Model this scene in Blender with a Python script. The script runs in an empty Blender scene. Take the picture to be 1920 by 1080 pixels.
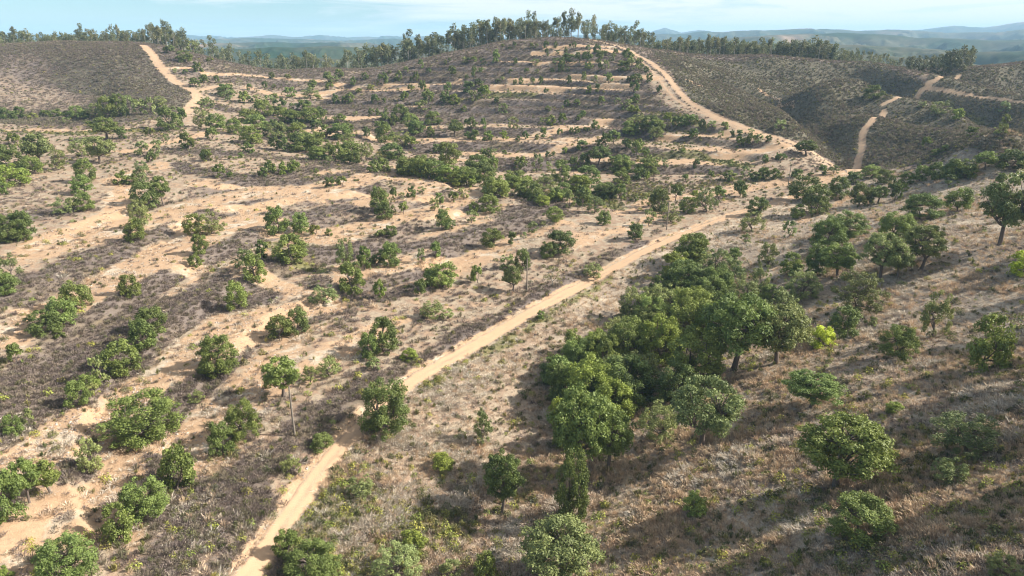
import bpy, math, random
import numpy as np
R = math.radians
random.seed(7)
sc = bpy.context.scene
COL = sc.collection

# ---------------------------------------------------------------- camera, sky, sun, exposure
CZ = 60.0
PITCH = 20.3
cam_d = bpy.data.cameras.new("camera")
cam_d.sensor_width = 36.0
cam_d.lens = 24.0
cam_d.clip_start = 0.5
cam_d.clip_end = 60000
cam = bpy.data.objects.new("camera", cam_d)
COL.objects.link(cam)
cam.location = (0, 0, CZ)
cam.rotation_euler = (R(90 - PITCH), 0, 0)
sc.camera = cam

SUN_EL = 34.0
SUN_AZ = 5.0        # degrees from +X towards +Y
sun_d = bpy.data.lights.new("sun", 'SUN')
sun_d.energy = 5.0
sun_d.angle = R(0.5)
sun_d.color = (1.0, 0.965, 0.915)
sun = bpy.data.objects.new("sun", sun_d)
COL.objects.link(sun)
sun.location = (100, 0, 200)
sun.rotation_euler = (0, R(90 - SUN_EL), R(SUN_AZ))

world = bpy.data.worlds.new("World")
sc.world = world
world.use_nodes = True
wn = world.node_tree.nodes
wl = world.node_tree.links
wn.clear()
wo = wn.new('ShaderNodeOutputWorld')
bg = wn.new('ShaderNodeBackground')
sky = wn.new('ShaderNodeTexSky')
sky.sky_type = 'NISHITA'
sky.sun_disc = False
sky.sun_elevation = R(SUN_EL)
sky.sun_rotation = R(90 - SUN_AZ)
sky.altitude = 300
sky.air_density = 1.0
sky.dust_density = 0.15
sky.ozone_density = 3.0
bg.inputs['Strength'].default_value = 0.075
# thin streaky cirrus laid over the sky by direction
tc = wn.new('ShaderNodeTexCoord')
mp = wn.new('ShaderNodeMapping')
mp.inputs['Scale'].default_value = (2.2, 2.2, 26.0)
mp.inputs['Rotation'].default_value = (0.02, 0.035, 0)
nz = wn.new('ShaderNodeTexNoise')
nz.inputs['Scale'].default_value = 1.6
nz.inputs['Detail'].default_value = 7
nz.inputs['Roughness'].default_value = 0.6
nz.inputs['Distortion'].default_value = 0.5
rp = wn.new('ShaderNodeValToRGB')
rp.color_ramp.elements[0].position = 0.40
rp.color_ramp.elements[0].color = (0, 0, 0, 1)
rp.color_ramp.elements[1].position = 0.58
rp.color_ramp.elements[1].color = (0.9, 0.9, 0.9, 1)
mx = wn.new('ShaderNodeMix')
mx.data_type = 'RGBA'
mx.inputs[7].default_value = (8.0, 8.1, 8.1, 1)
wl.new(tc.outputs['Generated'], mp.inputs['Vector'])
wl.new(mp.outputs[0], nz.inputs['Vector'])
sx_ = wn.new('ShaderNodeSeparateXYZ')
wl.new(tc.outputs['Generated'], sx_.inputs[0])
ma = wn.new('ShaderNodeMath')
ma.operation = 'MULTIPLY_ADD'       # more cloud towards the sun side
ma.inputs[1].default_value = 0.22
wl.new(sx_.outputs[0], ma.inputs[0])
wl.new(nz.outputs['Fac'], ma.inputs[2])
wl.new(ma.outputs[0], rp.inputs['Fac'])
wl.new(rp.outputs['Color'], mx.inputs[0])
tn = wn.new('ShaderNodeMix')
tn.data_type = 'RGBA'
tn.blend_type = 'MULTIPLY'
tn.inputs[0].default_value = 1.0
tn.inputs[7].default_value = (0.72, 0.92, 1.05, 1)
wl.new(sky.outputs[0], tn.inputs[6])
wl.new(tn.outputs[2], mx.inputs[6])
wl.new(mx.outputs[2], bg.inputs['Color'])
wl.new(bg.outputs[0], wo.inputs['Surface'])

sc.view_settings.view_transform = 'Standard'
sc.view_settings.look = 'None'
sc.view_settings.gamma = 1.0
sc.view_settings.exposure = 0.85
sc.cycles.max_bounces = 5
sc.cycles.diffuse_bounces = 2
sc.cycles.transmission_bounces = 3
sc.cycles.transparent_max_bounces = 4
sc.cycles.volume_bounces = 1
sc.cycles.filter_width = 1.1

# ---------------------------------------------------------------- helpers
SP, CP = math.sin(R(PITCH)), math.cos(R(PITCH))
FPX = 1280.0


def kdown(py):
    return SP + (py - 540.0) / FPX * CP


def at_depth(px, py, d):
    """photo point at depth d (metres along the view axis) -> world"""
    t = (py - 540.0) / FPX
    return d * (px - 960.0) / FPX, d * (CP - t * SP), CZ - d * kdown(py)


def project(x, y, z):
    zz = np.asarray(z) - CZ
    d = y * CP - zz * SP
    v = -(y * SP + zz * CP)
    return 960 + FPX * x / d, 540 + FPX * v / d, d


def smooth(a, b, x):
    t = np.clip((x - a) / (b - a), 0, 1)
    return t * t * (3 - 2 * t)


_rng = np.random.RandomState(11)
_perm = _rng.rand(512, 512).astype(np.float32)


def vnoise(x, y):
    x = np.asarray(x, dtype=np.float64)
    y = np.asarray(y, dtype=np.float64)
    xi = np.floor(x).astype(np.int64)
    yi = np.floor(y).astype(np.int64)
    fx = x - xi
    fy = y - yi
    fx = fx * fx * (3 - 2 * fx)
    fy = fy * fy * (3 - 2 * fy)
    a = _perm[xi & 511, yi & 511]
    b = _perm[(xi + 1) & 511, yi & 511]
    c = _perm[xi & 511, (yi + 1) & 511]
    e = _perm[(xi + 1) & 511, (yi + 1) & 511]
    return (a * (1 - fx) + b * fx) * (1 - fy) + (c * (1 - fx) + e * fx) * fy


def fbm(x, y, octs=4, rough=0.5):
    s = 0.0
    a = 1.0
    t = 0.0
    ca, sa = math.cos(0.7), math.sin(0.7)
    for i in range(octs):
        s = s + a * vnoise(x + 17.3 * i, y - 9.1 * i)
        t += a
        a *= rough
        x, y = (x * ca - y * sa) * 2.03, (x * sa + y * ca) * 2.03
    return s / t * 2 - 1      # about -1..1


def pl_dist(x, y, pts):
    """distance from points to a polyline, and signed side"""
    best = np.full(x.shape, 1e9)
    side = np.zeros(x.shape)
    for (x0, y0), (x1, y1) in zip(pts[:-1], pts[1:]):
        dx, dy = x1 - x0, y1 - y0
        L = dx * dx + dy * dy + 1e-9
        t = np.clip(((x - x0) * dx + (y - y0) * dy) / L, 0, 1)
        ex, ey = x - x0 - t * dx, y - y0 - t * dy
        dd = np.hypot(ex, ey)
        m = dd < best
        best = np.where(m, dd, best)
        side = np.where(m, np.sign(dx * ey - dy * ex), side)
    return best, side


def in_poly(x, y, pts):
    c = np.zeros(x.shape, bool)
    n = len(pts)
    for i in range(n):
        x0, y0 = pts[i]
        x1, y1 = pts[(i + 1) % n]
        if y0 == y1:
            continue
        m = ((y0 > y) != (y1 > y)) & (x < (x1 - x0) * (y - y0) / (y1 - y0) + x0)
        c ^= m
    return c


# ---------------------------------------------------------------- terrain
# surveyed points: photo column, photo row, depth in metres
CTRL = [
 (470,1080,67),(960,1080,73),(1900,1080,50),(1400,1080,63),(0,1080,59),(240,1080,63),(700,1080,71),
 (590,900,82),(1000,900,90),(1400,900,79),(1650,900,71),(1900,900,62),(0,900,72),(300,900,77),(1200,900,86),
 (690,780,96),(1050,780,105),(0,780,82),(300,780,90),(1400,780,92),(1650,780,82),(1900,780,73),
 (800,700,108),(1100,700,117),(1400,700,105),(1900,700,84),(0,700,92),(400,700,101),(1650,700,94),
 (1000,580,133),(1250,580,140),(1600,580,121),(1900,580,106),(500,580,124),(0,580,110),(250,580,116),(750,580,129),
 (1200,475,163),(1330,490,158),(1650,470,139),(1900,470,125),(500,470,149),(0,470,137),(900,470,161),(250,470,141),(700,470,154),
 (1400,395,196),(1470,410,188),(1620,400,178),(1900,390,153),(200,400,162),(0,400,157),(450,400,172),(700,400,180),(900,400,186),
 (1600,320,235),(1700,345,205),(1850,322,188),(1920,300,196),(1920,262,262),(1750,300,246),
 (600,330,207),(850,360,200),(1050,420,182),(700,297,248),(950,345,226),(450,240,282),(1200,370,212),(1100,380,208),(400,310,215),
 (1000,290,262),(1000,220,315),(1000,150,362),(1060,100,395),(1060,70,425),(800,250,292),(800,190,345),(1200,230,300),(1250,290,258),
 (1400,340,232),(1330,260,275),
 (1250,140,345),(1330,210,300),(1480,265,262),(1560,300,246),(1180,90,400),(1100,73,418),
 (850,98,425),(940,80,425),(760,118,425),(700,130,415),(600,130,410),(500,132,405),(400,160,365),(600,200,330),(420,200,325),
 (150,80,425),(0,85,420),(280,85,405),(150,150,365),(100,212,312),(100,236,272),(0,300,215),(300,262,250),(200,320,205),(330,120,380),(370,180,335),(0,180,335),
 (300,190,318),(0,236,270),
 (1450,110,425),(1600,118,430),(1400,105,425),(1740,162,360),(1610,250,290),(1650,205,325),(1560,185,345),(1500,215,330),(1420,190,352),(1500,165,378),
 (1900,120,415),(1850,140,390),(1900,190,345),(1800,225,318),(1800,265,282),(1700,240,300),(1300,118,400),(1380,150,370),(1640,150,385),(1920,225,310),
 (1250,95,425),
]
# ground lying out of view behind the crests and outside the frame: x, y, z
CTRL_W = [
 (-330,640,2),(-150,640,0),(0,640,2),(150,640,0),(300,640,0),(450,640,0),(-500,640,5),
 (-200,520,20),(-100,500,24),(40,500,40),(140,510,28),(-330,520,35),(260,500,20),(360,500,10),
 (-420,380,45),(-300,150,30),(-200,80,26),(-120,40,20),(-60,20,13),(0,15,9),(60,15,27),(110,60,44),(160,120,48),(240,200,45),(330,260,38),(430,400,48),
]
cx, cy, cz = [], [], []
for p in CTRL:
    a = at_depth(*p)
    cx.append(a[0]); cy.append(a[1]); cz.append(a[2])
for a in CTRL_W:
    cx.append(a[0]); cy.append(a[1]); cz.append(a[2])
cx = np.array(cx); cy = np.array(cy); cz = np.array(cz)
_n = len(cx)


def _u(r2):
    return 0.5 * r2 * np.log(r2 + 1e-9)


_S = 100.0
K = _u(((cx[:, None] - cx[None]) ** 2 + (cy[:, None] - cy[None]) ** 2) / _S ** 2)
K += np.eye(_n) * 0.004
P = np.stack([np.ones(_n), cx / _S, cy / _S], 1)
A = np.zeros((_n + 3, _n + 3))
A[:_n, :_n] = K; A[:_n, _n:] = P; A[_n:, :_n] = P.T
W = np.linalg.solve(A, np.concatenate([cz, np.zeros(3)]))


def tps(x, y):
    x = np.asarray(x, dtype=np.float64); y = np.asarray(y, dtype=np.float64)
    s = W[_n] + W[_n + 1] * x / _S + W[_n + 2] * y / _S
    for i in range(_n):
        s = s + W[i] * _u(((x - cx[i]) ** 2 + (y - cy[i]) ** 2) / _S ** 2)
    return s


# far ranges: distance, width, skyline as (column, row)
RANGES = [
 (7200, 700, [(-400,66),(0,66),(350,66),(380,63),(430,67),(500,69),(560,66),(600,70),(640,66),(670,69),(740,68),(900,70),(1100,66),
               (1190,60),(1213,53),(1240,61),(1270,58),(1330,64),(1500,64),(1640,58),(1690,52),(1740,55),(1815,46),(1850,50),(1920,48),(2300,52)]),
 (4300, 420, [(-400,74),(0,74),(350,72),(420,74),(520,71),(640,74),(740,72),(900,76),(1190,66),(1280,60),(1400,58),(1480,54),(1530,57),(1600,58),(1680,63),(1760,62),(1860,52),(1920,54),(2300,50)]),
 (2500, 270, [(-400,84),(0,84),(350,82),(440,80),(560,78),(700,79),(760,82),(1000,90),(1240,76),(1400,66),(1500,62),(1620,68),(1760,74),(1880,68),(1960,70),(2300,66)]),
 (1500, 180, [(-400,98),(0,98),(380,92),(500,88),(640,84),(740,88),(1000,100),(1250,88),(1450,78),(1600,84),(1720,92),(1860,88),(1960,94),(2300,90)]),
 (980, 110, [(-400,120),(0,120),(380,112),(600,104),(800,110),(1100,120),(1300,104),(1560,98),(1680,104),(1800,112),(1880,108),(1960,116),(2300,112)]),
]


def far_h(x, y):
    r = np.hypot(x, y) + 1e-6
    col = 960 + FPX * x / np.maximum(y, 1) / 1.06
    base = -48.0 + 12 * fbm(x / 420, y / 420, 4)
    out = base
    for D, Wd, tab in RANGES:
        tx = [t[0] for t in tab]
        ty = np.interp(col, tx, [t[1] for t in tab])
        top = CZ - D * (SP + (ty - 540) / FPX * CP) / 0.99
        t = (r - D - 0.5 * Wd * fbm(x / (D * .1) + 3, y / (D * .3), 2)) / Wd
        b = np.exp(-t * t)
        rid = 1 - np.abs(fbm(x / (D * .07) + D, y / (D * .09), 5, .55))
        h = base + (top - base) * b + (rid - .9) * D * .050 * (1 - b ** 4) * np.minimum(1, b * 3) + (rid - .85) * D * .004
        out = np.maximum(out, h)
    return out


def world_pts(pix, d0=38.0):
    """photo points -> where those rays first meet the smooth terrain (x, y)"""
    res = []
    px = np.array([p[0] for p in pix], float)
    py = np.array([p[1] for p in pix], float)
    ds = 38 * np.exp(np.linspace(0, math.log(700 / 38.0), 420))
    t = (py[:, None] - 540) / FPX
    X = ds[None] * (px[:, None] - 960) / FPX
    Y = ds[None] * (CP - t * SP)
    Z = CZ - ds[None] * (SP + t * CP)
    H = H_RAY(X.ravel(), Y.ravel()).reshape(X.shape)
    below = Z < H
    for i in range(len(px)):
        w = np.nonzero(below[i])[0]
        if len(w) == 0 or w[0] == 0:
            j = int(np.argmin(np.abs(Z[i] - H[i]))) if len(w) == 0 else 0
            res.append((X[i, j], Y[i, j], ds[j]))
            continue
        j = w[0]
        a = Z[i, j - 1] - H[i, j - 1]
        b = H[i, j] - Z[i, j]
        f = a / (a + b)
        d = ds[j - 1] + f * (ds[j] - ds[j - 1])
        tt = t[i, 0]
        res.append((d * (px[i] - 960) / FPX, d * (CP - tt * SP), d))
    return res


H_RAY = tps


def wl_(pix):
    return [(a[0], a[1]) for a in world_pts(pix)]


FOLDS = [  # spurs (+) and gullies (-) of the scrub hills: line, half width, height
 (wl_([(1600,183),(1560,188),(1530,200)]), 17, 6.0),
 (wl_([(1330,140),(1400,170),(1450,195),(1500,225),(1560,262),(1590,295)]), 10, -4.5),
 (wl_([(1290,125),(1370,165),(1420,200),(1500,250)]), 9, 2.0),
 (wl_([(1450,120),(1540,128),(1640,140),(1700,152)]), 16, 3.0),
 (wl_([(1600,160),(1660,178),(1690,190)]), 11, -5.0),
 (wl_([(1660,215),(1700,235),(1760,265),(1850,300)]), 13, -0.5),
 (wl_([(1690,215),(1760,228),(1840,262),(1920,300)]), 15, 5.0),
 (wl_([(1740,195),(1820,225),(1900,262),(1980,300)]), 10, -5.0),
 (wl_([(1640,255),(1700,268),(1780,290),(1850,315)]), 14, 4.0),
 (wl_([(1750,170),(1850,190),(1960,225)]), 12, 3.5),
 (wl_([(1850,150),(1960,140)]), 18, 4.0),
 (wl_([(60,150),(130,175),(190,200)]), 14, -1.0),
 (wl_([(170,110),(240,150),(310,190)]), 16, 1.2),
]


def base_h(x, y):
    """smooth terrain with the spurs and gullies of the scrub hills"""
    z = tps(x, y)
    z = z + 1.6 * fbm(x / 38, y / 38, 4) * smooth(120, 330, y)
    for pts, w, a in FOLDS:
        dd_, _ = pl_dist(x, y, pts)
        z = z + 1.5 * a * np.exp(-(dd_ / w) ** 2)
    fold = 1 - 2 * np.abs(fbm((x + .5 * y) / 60, (y - .35 * x) / 95, 3))
    z = z + 2.4 * fold * smooth(40, 110, x - 0.10 * (y - 250)) * smooth(255, 310, y) * (1 - smooth(400, 440, y))
    z = z + 1.2 * fold * smooth(-60, -130, x + 60) * smooth(285, 330, y) * (1 - smooth(390, 425, y))
    return z


H_RAY = base_h

# tracks, drawn on the ground plan
def rounded(p):
    for _ in range(2):
        q = [p[0]]
        for a, b in zip(p[:-1], p[1:]):
            q.append((.75 * a[0] + .25 * b[0], .75 * a[1] + .25 * b[1]))
            q.append((.25 * a[0] + .75 * b[0], .25 * a[1] + .75 * b[1]))
        q.append(p[-1])
        p = q
    return p


ROAD_MAIN = rounded(wl_([(380,1180),(470,1075),(520,1000),(560,945),(600,885),(648,830),(690,785),(745,735),(800,697),(900,640),(1000,583),(1100,528),(1200,475),(1300,430),(1400,396),(1465,380),(1530,350),(1600,322)]))
ROAD_RIDGE = rounded(wl_([(1600,322),(1565,303),(1500,277),(1420,247),(1340,218),(1300,197),(1275,175),(1255,148),(1228,122),(1190,98),(1150,84),(1110,75)]))
ROAD_RIDGE_B = rounded(wl_([(1500,283),(1400,247),(1320,215),(1280,195),(1252,172),(1232,145),(1210,120),(1185,104)]))
ROAD_UP = rounded(wl_([(1612,322),(1608,300),(1618,280),(1616,262),(1618,246),(1640,225),(1658,208)]))
ROAD_UP2 = rounded(wl_([(1655,196),(1690,183),(1720,172),(1742,164),(1790,172),(1850,181),(1930,192)]))
ROAD_UP3 = rounded(wl_([(1742,164),(1738,156),(1765,149),(1800,140)]))
ROAD_LEFT = rounded(wl_([(345,212),(365,195),(373,182),(355,165),(330,155),(312,138),(296,118),(284,100),(270,86)]))
ROAD_LEFT2 = rounded(wl_([(360,172),(400,163),(430,158)]))
ROADS = [(ROAD_MAIN, 1.08), (ROAD_RIDGE, 1.6), (ROAD_RIDGE_B, 0.65), (ROAD_UP, 1.2), (ROAD_UP2, 1.0), (ROAD_UP3, 1.2), (ROAD_LEFT, 2.3), (ROAD_LEFT2, 2.0)]

TERR = [  # terraced ground (polygons on the plan), step height
 (wl_([(500,215),(640,150),(860,105),(1060,82),(1180,108),(1230,180),(1300,225),(1480,275),(1400,330),(1150,330),(900,320),(600,240)]), 2.7),
 (wl_([(0,1080),(0,480),(170,400),(420,320),(760,315),(900,350),(1050,420),(900,520),(640,600),(560,780),(420,960),(300,1080)]), 1.9),
]


def terr_h(x, y, z):
    """cut the terraces; second result: -1 on the banks .. +1 on the benches, 0 outside"""
    bench = np.zeros_like(z)
    for poly, st in TERR:
        pc, _ = pl_dist(x, y, poly + [poly[0]])
        m = np.where(in_poly(x, y, poly), smooth(0, 7, pc), 0)
        u = z / st + 0.30 * fbm(x / 45 + 5, y / 45, 2)
        f = u - np.floor(u)
        g = np.floor(u) + smooth(0.70, 0.97, f) * 0.88 + f * 0.12
        z = z + m * 0.88 * st * (g - u)
        bench = np.where(m > 0, m * np.where(f > .66, -1.0, 1.0 * smooth(0.0, .15, f) * (1 - smooth(.5, .66, f))), bench)
    return z, bench


def ground_h(x, y, fine=True):
    shp = np.shape(x)
    x = np.ravel(x).astype(float); y = np.ravel(y).astype(float)
    near = y < 680
    z = np.zeros_like(x)
    if near.any():
        zn, _b = terr_h(x[near], y[near], base_h(x[near], y[near]))
        # tracks: cut in level, with a bank on the uphill side
        dr = np.full(x[near].shape, 99.0)
        for pts, w in ROADS:
            d, sd = pl_dist(x[near], y[near], pts)
            dr = np.minimum(dr, np.maximum(d - w, 0))
            if pts is ROAD_MAIN:
                up = (sd > 0)
                zn += np.where(up, 0.45 * smooth(1.5, 2.6, d) * (1 - smooth(3.5, 12, d)) * (0.6 + 0.6 * fbm(x[near] / 9, y[near] / 9, 2)), 0)
                zn -= 0.10 * (1 - smooth(1.2, 1.9, d))
        rough = smooth(0, 1.2, dr)
        if fine:
            zn += rough * (0.28 * fbm(x[near] / 5.5, y[near] / 5.5, 4) + 0.09 * fbm(x[near] / 1.1, y[near] / 1.1, 3))
        z[near] = zn
    t = smooth(540, 660, y)
    f = np.zeros_like(z)
    q = t > 0
    if q.any():
        f[q] = far_h(x[q], y[q])
    return (z * (1 - t) + f * t).reshape(shp)


# ground plan sheet: rows get longer with distance
ys = [14.0]
while ys[-1] < 11500:
    Y_ = ys[-1]
    ys.append(Y_ + (0.20 + 0.0026 * max(0, Y_ - 30) if Y_ < 600 else 1.7 + 0.0075 * (Y_ - 600)))
ys = np.array(ys)
NX = 900
us = np.linspace(-1, 1, NX)
US = np.sign(us) * (np.abs(us) * 0.82 + 0.18 * np.abs(us) ** 3)
GX = US[None, :] * (ys[:, None] * 1.0 + 32)
GY = np.repeat(ys[:, None], NX, 1)
print("grid", GX.shape)
GZ = ground_h(GX, GY)
_gw = (ys * 1.0 + 32)


def gz(x, y):
    """height of the finished sheet at x, y"""
    x = np.atleast_1d(np.asarray(x, float)); y = np.atleast_1d(np.asarray(y, float))
    return ground_h(x, y)

# ---------------------------------------------------------------- ground cover plan
# zones and strokes: kind, half width in metres, points (photo columns/rows laid on the terrain)
ZONES = [  # (soil, scrub, green) over a polygon
 ((0.25, 0.30, 0.10), [(380,1180),(470,1075),(600,885),(700,780),(800,697),(1000,583),(1200,475),(1400,396),(1600,322),(1760,300),(1960,285),(2100,700),(2100,1180)]),
 ((0.15, 0.72, 0.06), [(-100,95),(0,88),(150,80),(270,86),(300,120),(330,158),(368,180),(345,212),(250,230),(0,232),(-100,235)]),
 ((0.38, 0.60, 0.0), [(-100,112),(60,100),(110,125),(90,150),(130,172),(200,178),(130,205),(-100,215)]),
 ((0.0, 0.95, 0.16), [(1225,95),(1450,108),(1640,118),(1735,158),(1760,140),(1940,118),(2050,160),(2050,290),(1850,290),(1700,310),(1625,322),(1560,300),(1480,262),(1350,215),(1300,190),(1262,140)]),
 ((0.18, 0.80, 0.03), [(640,150),(860,105),(1060,76),(1180,100),(1240,190),(1300,230),(1200,300),(1000,300),(800,290),(560,235)]),
 ((0.10, 0.55, 0.45), [(1180,330),(1260,345),(1460,310),(1480,340),(1330,350),(1200,380),(1130,370)]),
 ((0.05, 0.55, 0.35), [(1200,190),(1290,215),(1360,250),(1280,280),(1150,260)]),
 ((0.35, 0.45, 0.15), [(0,238),(340,232),(360,260),(300,262),(160,252),(0,262)]),
]
STROKES = [
 ('s', 7.0, [(110,150),(150,140),(180,145)]),
 ('s', 5.0, [(200,120),(260,150),(300,190)]),
 # dark dead scrub on the terrace banks
 ('s', 4.0, [(30,730),(120,665),(210,615),(330,560),(420,520),(520,490)]),
 ('s', 3.5, [(170,640),(260,600),(340,575),(430,545)]),
 ('s', 3.5, [(0,420),(70,400),(130,395)]),
 ('s', 2.5, [(130,505),(240,465),(320,430)]),
 ('s', 3.0, [(0,560),(60,520)]),
 ('s', 4.5, [(350,285),(470,290),(590,300),(680,318)]),
 ('s', 3.5, [(330,310),(430,330),(560,335),(650,325)]),
 ('s', 4.0, [(560,470),(700,470),(800,455),(900,430),(1000,395),(1020,370)]),
 ('s', 4.0, [(470,385),(560,400),(640,385)]),
 ('s', 3.5, [(0,760),(80,750),(150,700),(230,680)]),
 ('s', 3.5, [(950,400),(1030,385),(1050,400)]),
 ('s', 4.5, [(400,200),(480,215),(560,240)]),
 ('s', 3.5, [(500,330),(600,315)]),
 ('s', 2.2, [(620,880),(560,960),(500,1040),(440,1100)]),
 ('s', 1.8, [(700,745),(790,680),(900,615),(1000,560),(1110,505),(1200,458)]),
 ('s', 2.5, [(300,950),(420,920),(520,870)]),
 ('s', 3.0, [(300,1060),(400,1000),(470,960)]),
 ('s', 3.0, [(560,820),(640,760),(700,720)]),
 ('s', 3.0, [(560,590),(660,560),(780,540)]),
 ('s', 3.0, [(440,570),(520,545),(600,520)]),
 ('s', 5.0, [(820,195),(900,200),(1000,205),(1100,200),(1180,200)]),
 ('s', 5.0, [(640,180),(760,180),(880,185)]),
 ('s', 13.0, [(840,212),(950,203),(1060,200),(1180,192)]),
 ('s', 7.0, [(560,200),(660,195),(760,205)]),
 ('s', 4.0, [(860,220),(960,222),(1060,215),(1130,205)]),
 ('s', 4.0, [(850,130),(960,128),(1080,133),(1200,132)]),
 ('s', 3.5, [(900,295),(1000,305),(1080,290)]),
 ('s', 3.0, [(1150,255),(1250,235),(1330,240)]),
 # pale orange soil and flattened straw on the benches
 ('o', 3.2, [(-40,900),(60,850),(160,795),(250,740),(330,690),(440,640),(520,590),(600,556)]),
 ('o', 2.6, [(-40,1010),(90,950),(180,900),(300,840),(400,785),(480,745),(560,700),(640,655),(740,612)]),
 ('o', 2.2, [(-40,1080),(120,990),(220,950),(260,920)]),
 ('o', 3.0, [(-40,660),(40,610),(140,545),(240,490),(300,462),(345,440),(350,410)]),
 ('o', 3.2, [(160,440),(210,400),(235,365),(220,335),(300,310)]),
 ('o', 2.0, [(-30,500),(60,455),(130,430),(190,410)]),
 ('o', 2.4, [(60,575),(200,520),(330,490),(360,500)]),
 ('o', 2.2, [(200,280),(260,285),(330,262),(390,250)]),
 ('o', 2.2, [(0,245),(60,242),(150,246),(280,244)]),
 ('o', 2.2, [(380,345),(520,350),(640,345),(760,330),(850,350)]),
 ('o', 2.4, [(360,385),(460,392),(560,370),(650,362),(740,370),(830,372),(900,360)]),
 ('o', 2.4, [(500,430),(640,425),(760,410),(850,395)]),
 ('o', 2.0, [(620,340),(720,318),(790,330)]),
 ('o', 2.2, [(640,520),(760,500),(860,480),(960,445),(1060,420)]),
 ('o', 3.0, [(440,500),(500,520),(560,545),(620,570)]),
 ('o', 2.4, [(1040,470),(1120,440),(1180,425),(1230,400)]),
 ('o', 2.8, [(390,140),(480,142),(560,150),(640,158)]),
 ('o', 2.6, [(470,165),(540,180),(620,172)]),
 ('o', 2.6, [(640,165),(700,160),(780,155),(860,152)]),
 ('o', 2.8, [(690,168),(740,165),(800,160)]),
 ('o', 3.0, [(930,160),(1000,162),(1080,162),(1190,158)]),
 ('o', 3.4, [(960,147),(1060,144),(1140,143),(1230,146)]),
 ('o', 2.6, [(1000,99),(1080,98),(1160,97)]),
 ('o', 2.2, [(930,112),(1040,117),(1130,116),(1200,120)]),
 ('o', 2.2, [(1020,88),(1100,86),(1150,90)]),
 ('o', 3.0, [(800,255),(880,262),(960,258),(1040,245),(1100,232),(1140,224)]),
 ('o', 3.4, [(860,282),(950,290),(1030,283),(1090,268),(1130,252)]),
 ('o', 2.2, [(1240,258),(1300,252),(1380,247),(1430,252)]),
 ('o', 2.6, [(1240,300),(1320,292),(1400,286),(1470,272)]),
 ('o', 2.0, [(660,222),(700,220)]),
 ('o', 2.4, [(545,248),(590,244),(640,258)]),
 ('o', 2.4, [(600,240),(680,250),(720,262)]),
 ('o', 2.4, [(700,312),(790,320),(880,350)]),
 ('o', 2.6, [(1160,400),(1220,375),(1320,365),(1440,350),(1560,330)]),
 ('o', 2.2, [(1380,350),(1480,340),(1580,325)]),
 ('o', 1.6, [(1500,415),(1620,360),(1700,345),(1780,325),(1840,325)]),
 ('o', 1.3, [(1560,450),(1680,415),(1760,395),(1860,395),(1920,370)]),
 ('o', 2.0, [(300,130),(350,128),(420,140)]),
 ('o', 1.2, [(1420,165),(1450,180),(1490,200)]),
 ('o', 1.6, [(1290,150),(1310,160)]),
 # green and yellow-green growth
 ('g', 1.8, [(730,742),(800,712),(880,670),(950,632)]),
 ('g', 1.2, [(980,615),(1060,570),(1150,515)]),
 ('g', 1.6, [(640,870),(600,930),(560,1000)]),
 ('g', 3.0, [(710,290),(760,300),(790,310)]),
 ('g', 3.5, [(1000,365),(1080,355),(1160,390)]),
 ('g', 2.5, [(620,960),(560,1030),(600,1080)]),
 ('g', 3.0, [(700,1080),(760,1030),(840,990)]),
 ('g', 2.5, [(640,930),(660,960)]),
 ('g', 2.0, [(500,450),(560,490),(600,500)]),
 ('g', 3.0, [(1210,290),(1300,285),(1400,310)]),
 ('g', 2.5, [(850,190),(920,175),(1000,175)]),
 ('g', 2.5, [(0,245),(150,250),(300,246)]),
 ('g', 2.0, [(1780,190),(1830,225),(1850,240)]),
 ('g', 2.5, [(1240,210),(1320,235)]),
]
ZW = [(v, wl_(p)) for v, p in ZONES]
SW = [(k, w, wl_(p)) for k, w, p in STROKES]


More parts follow.
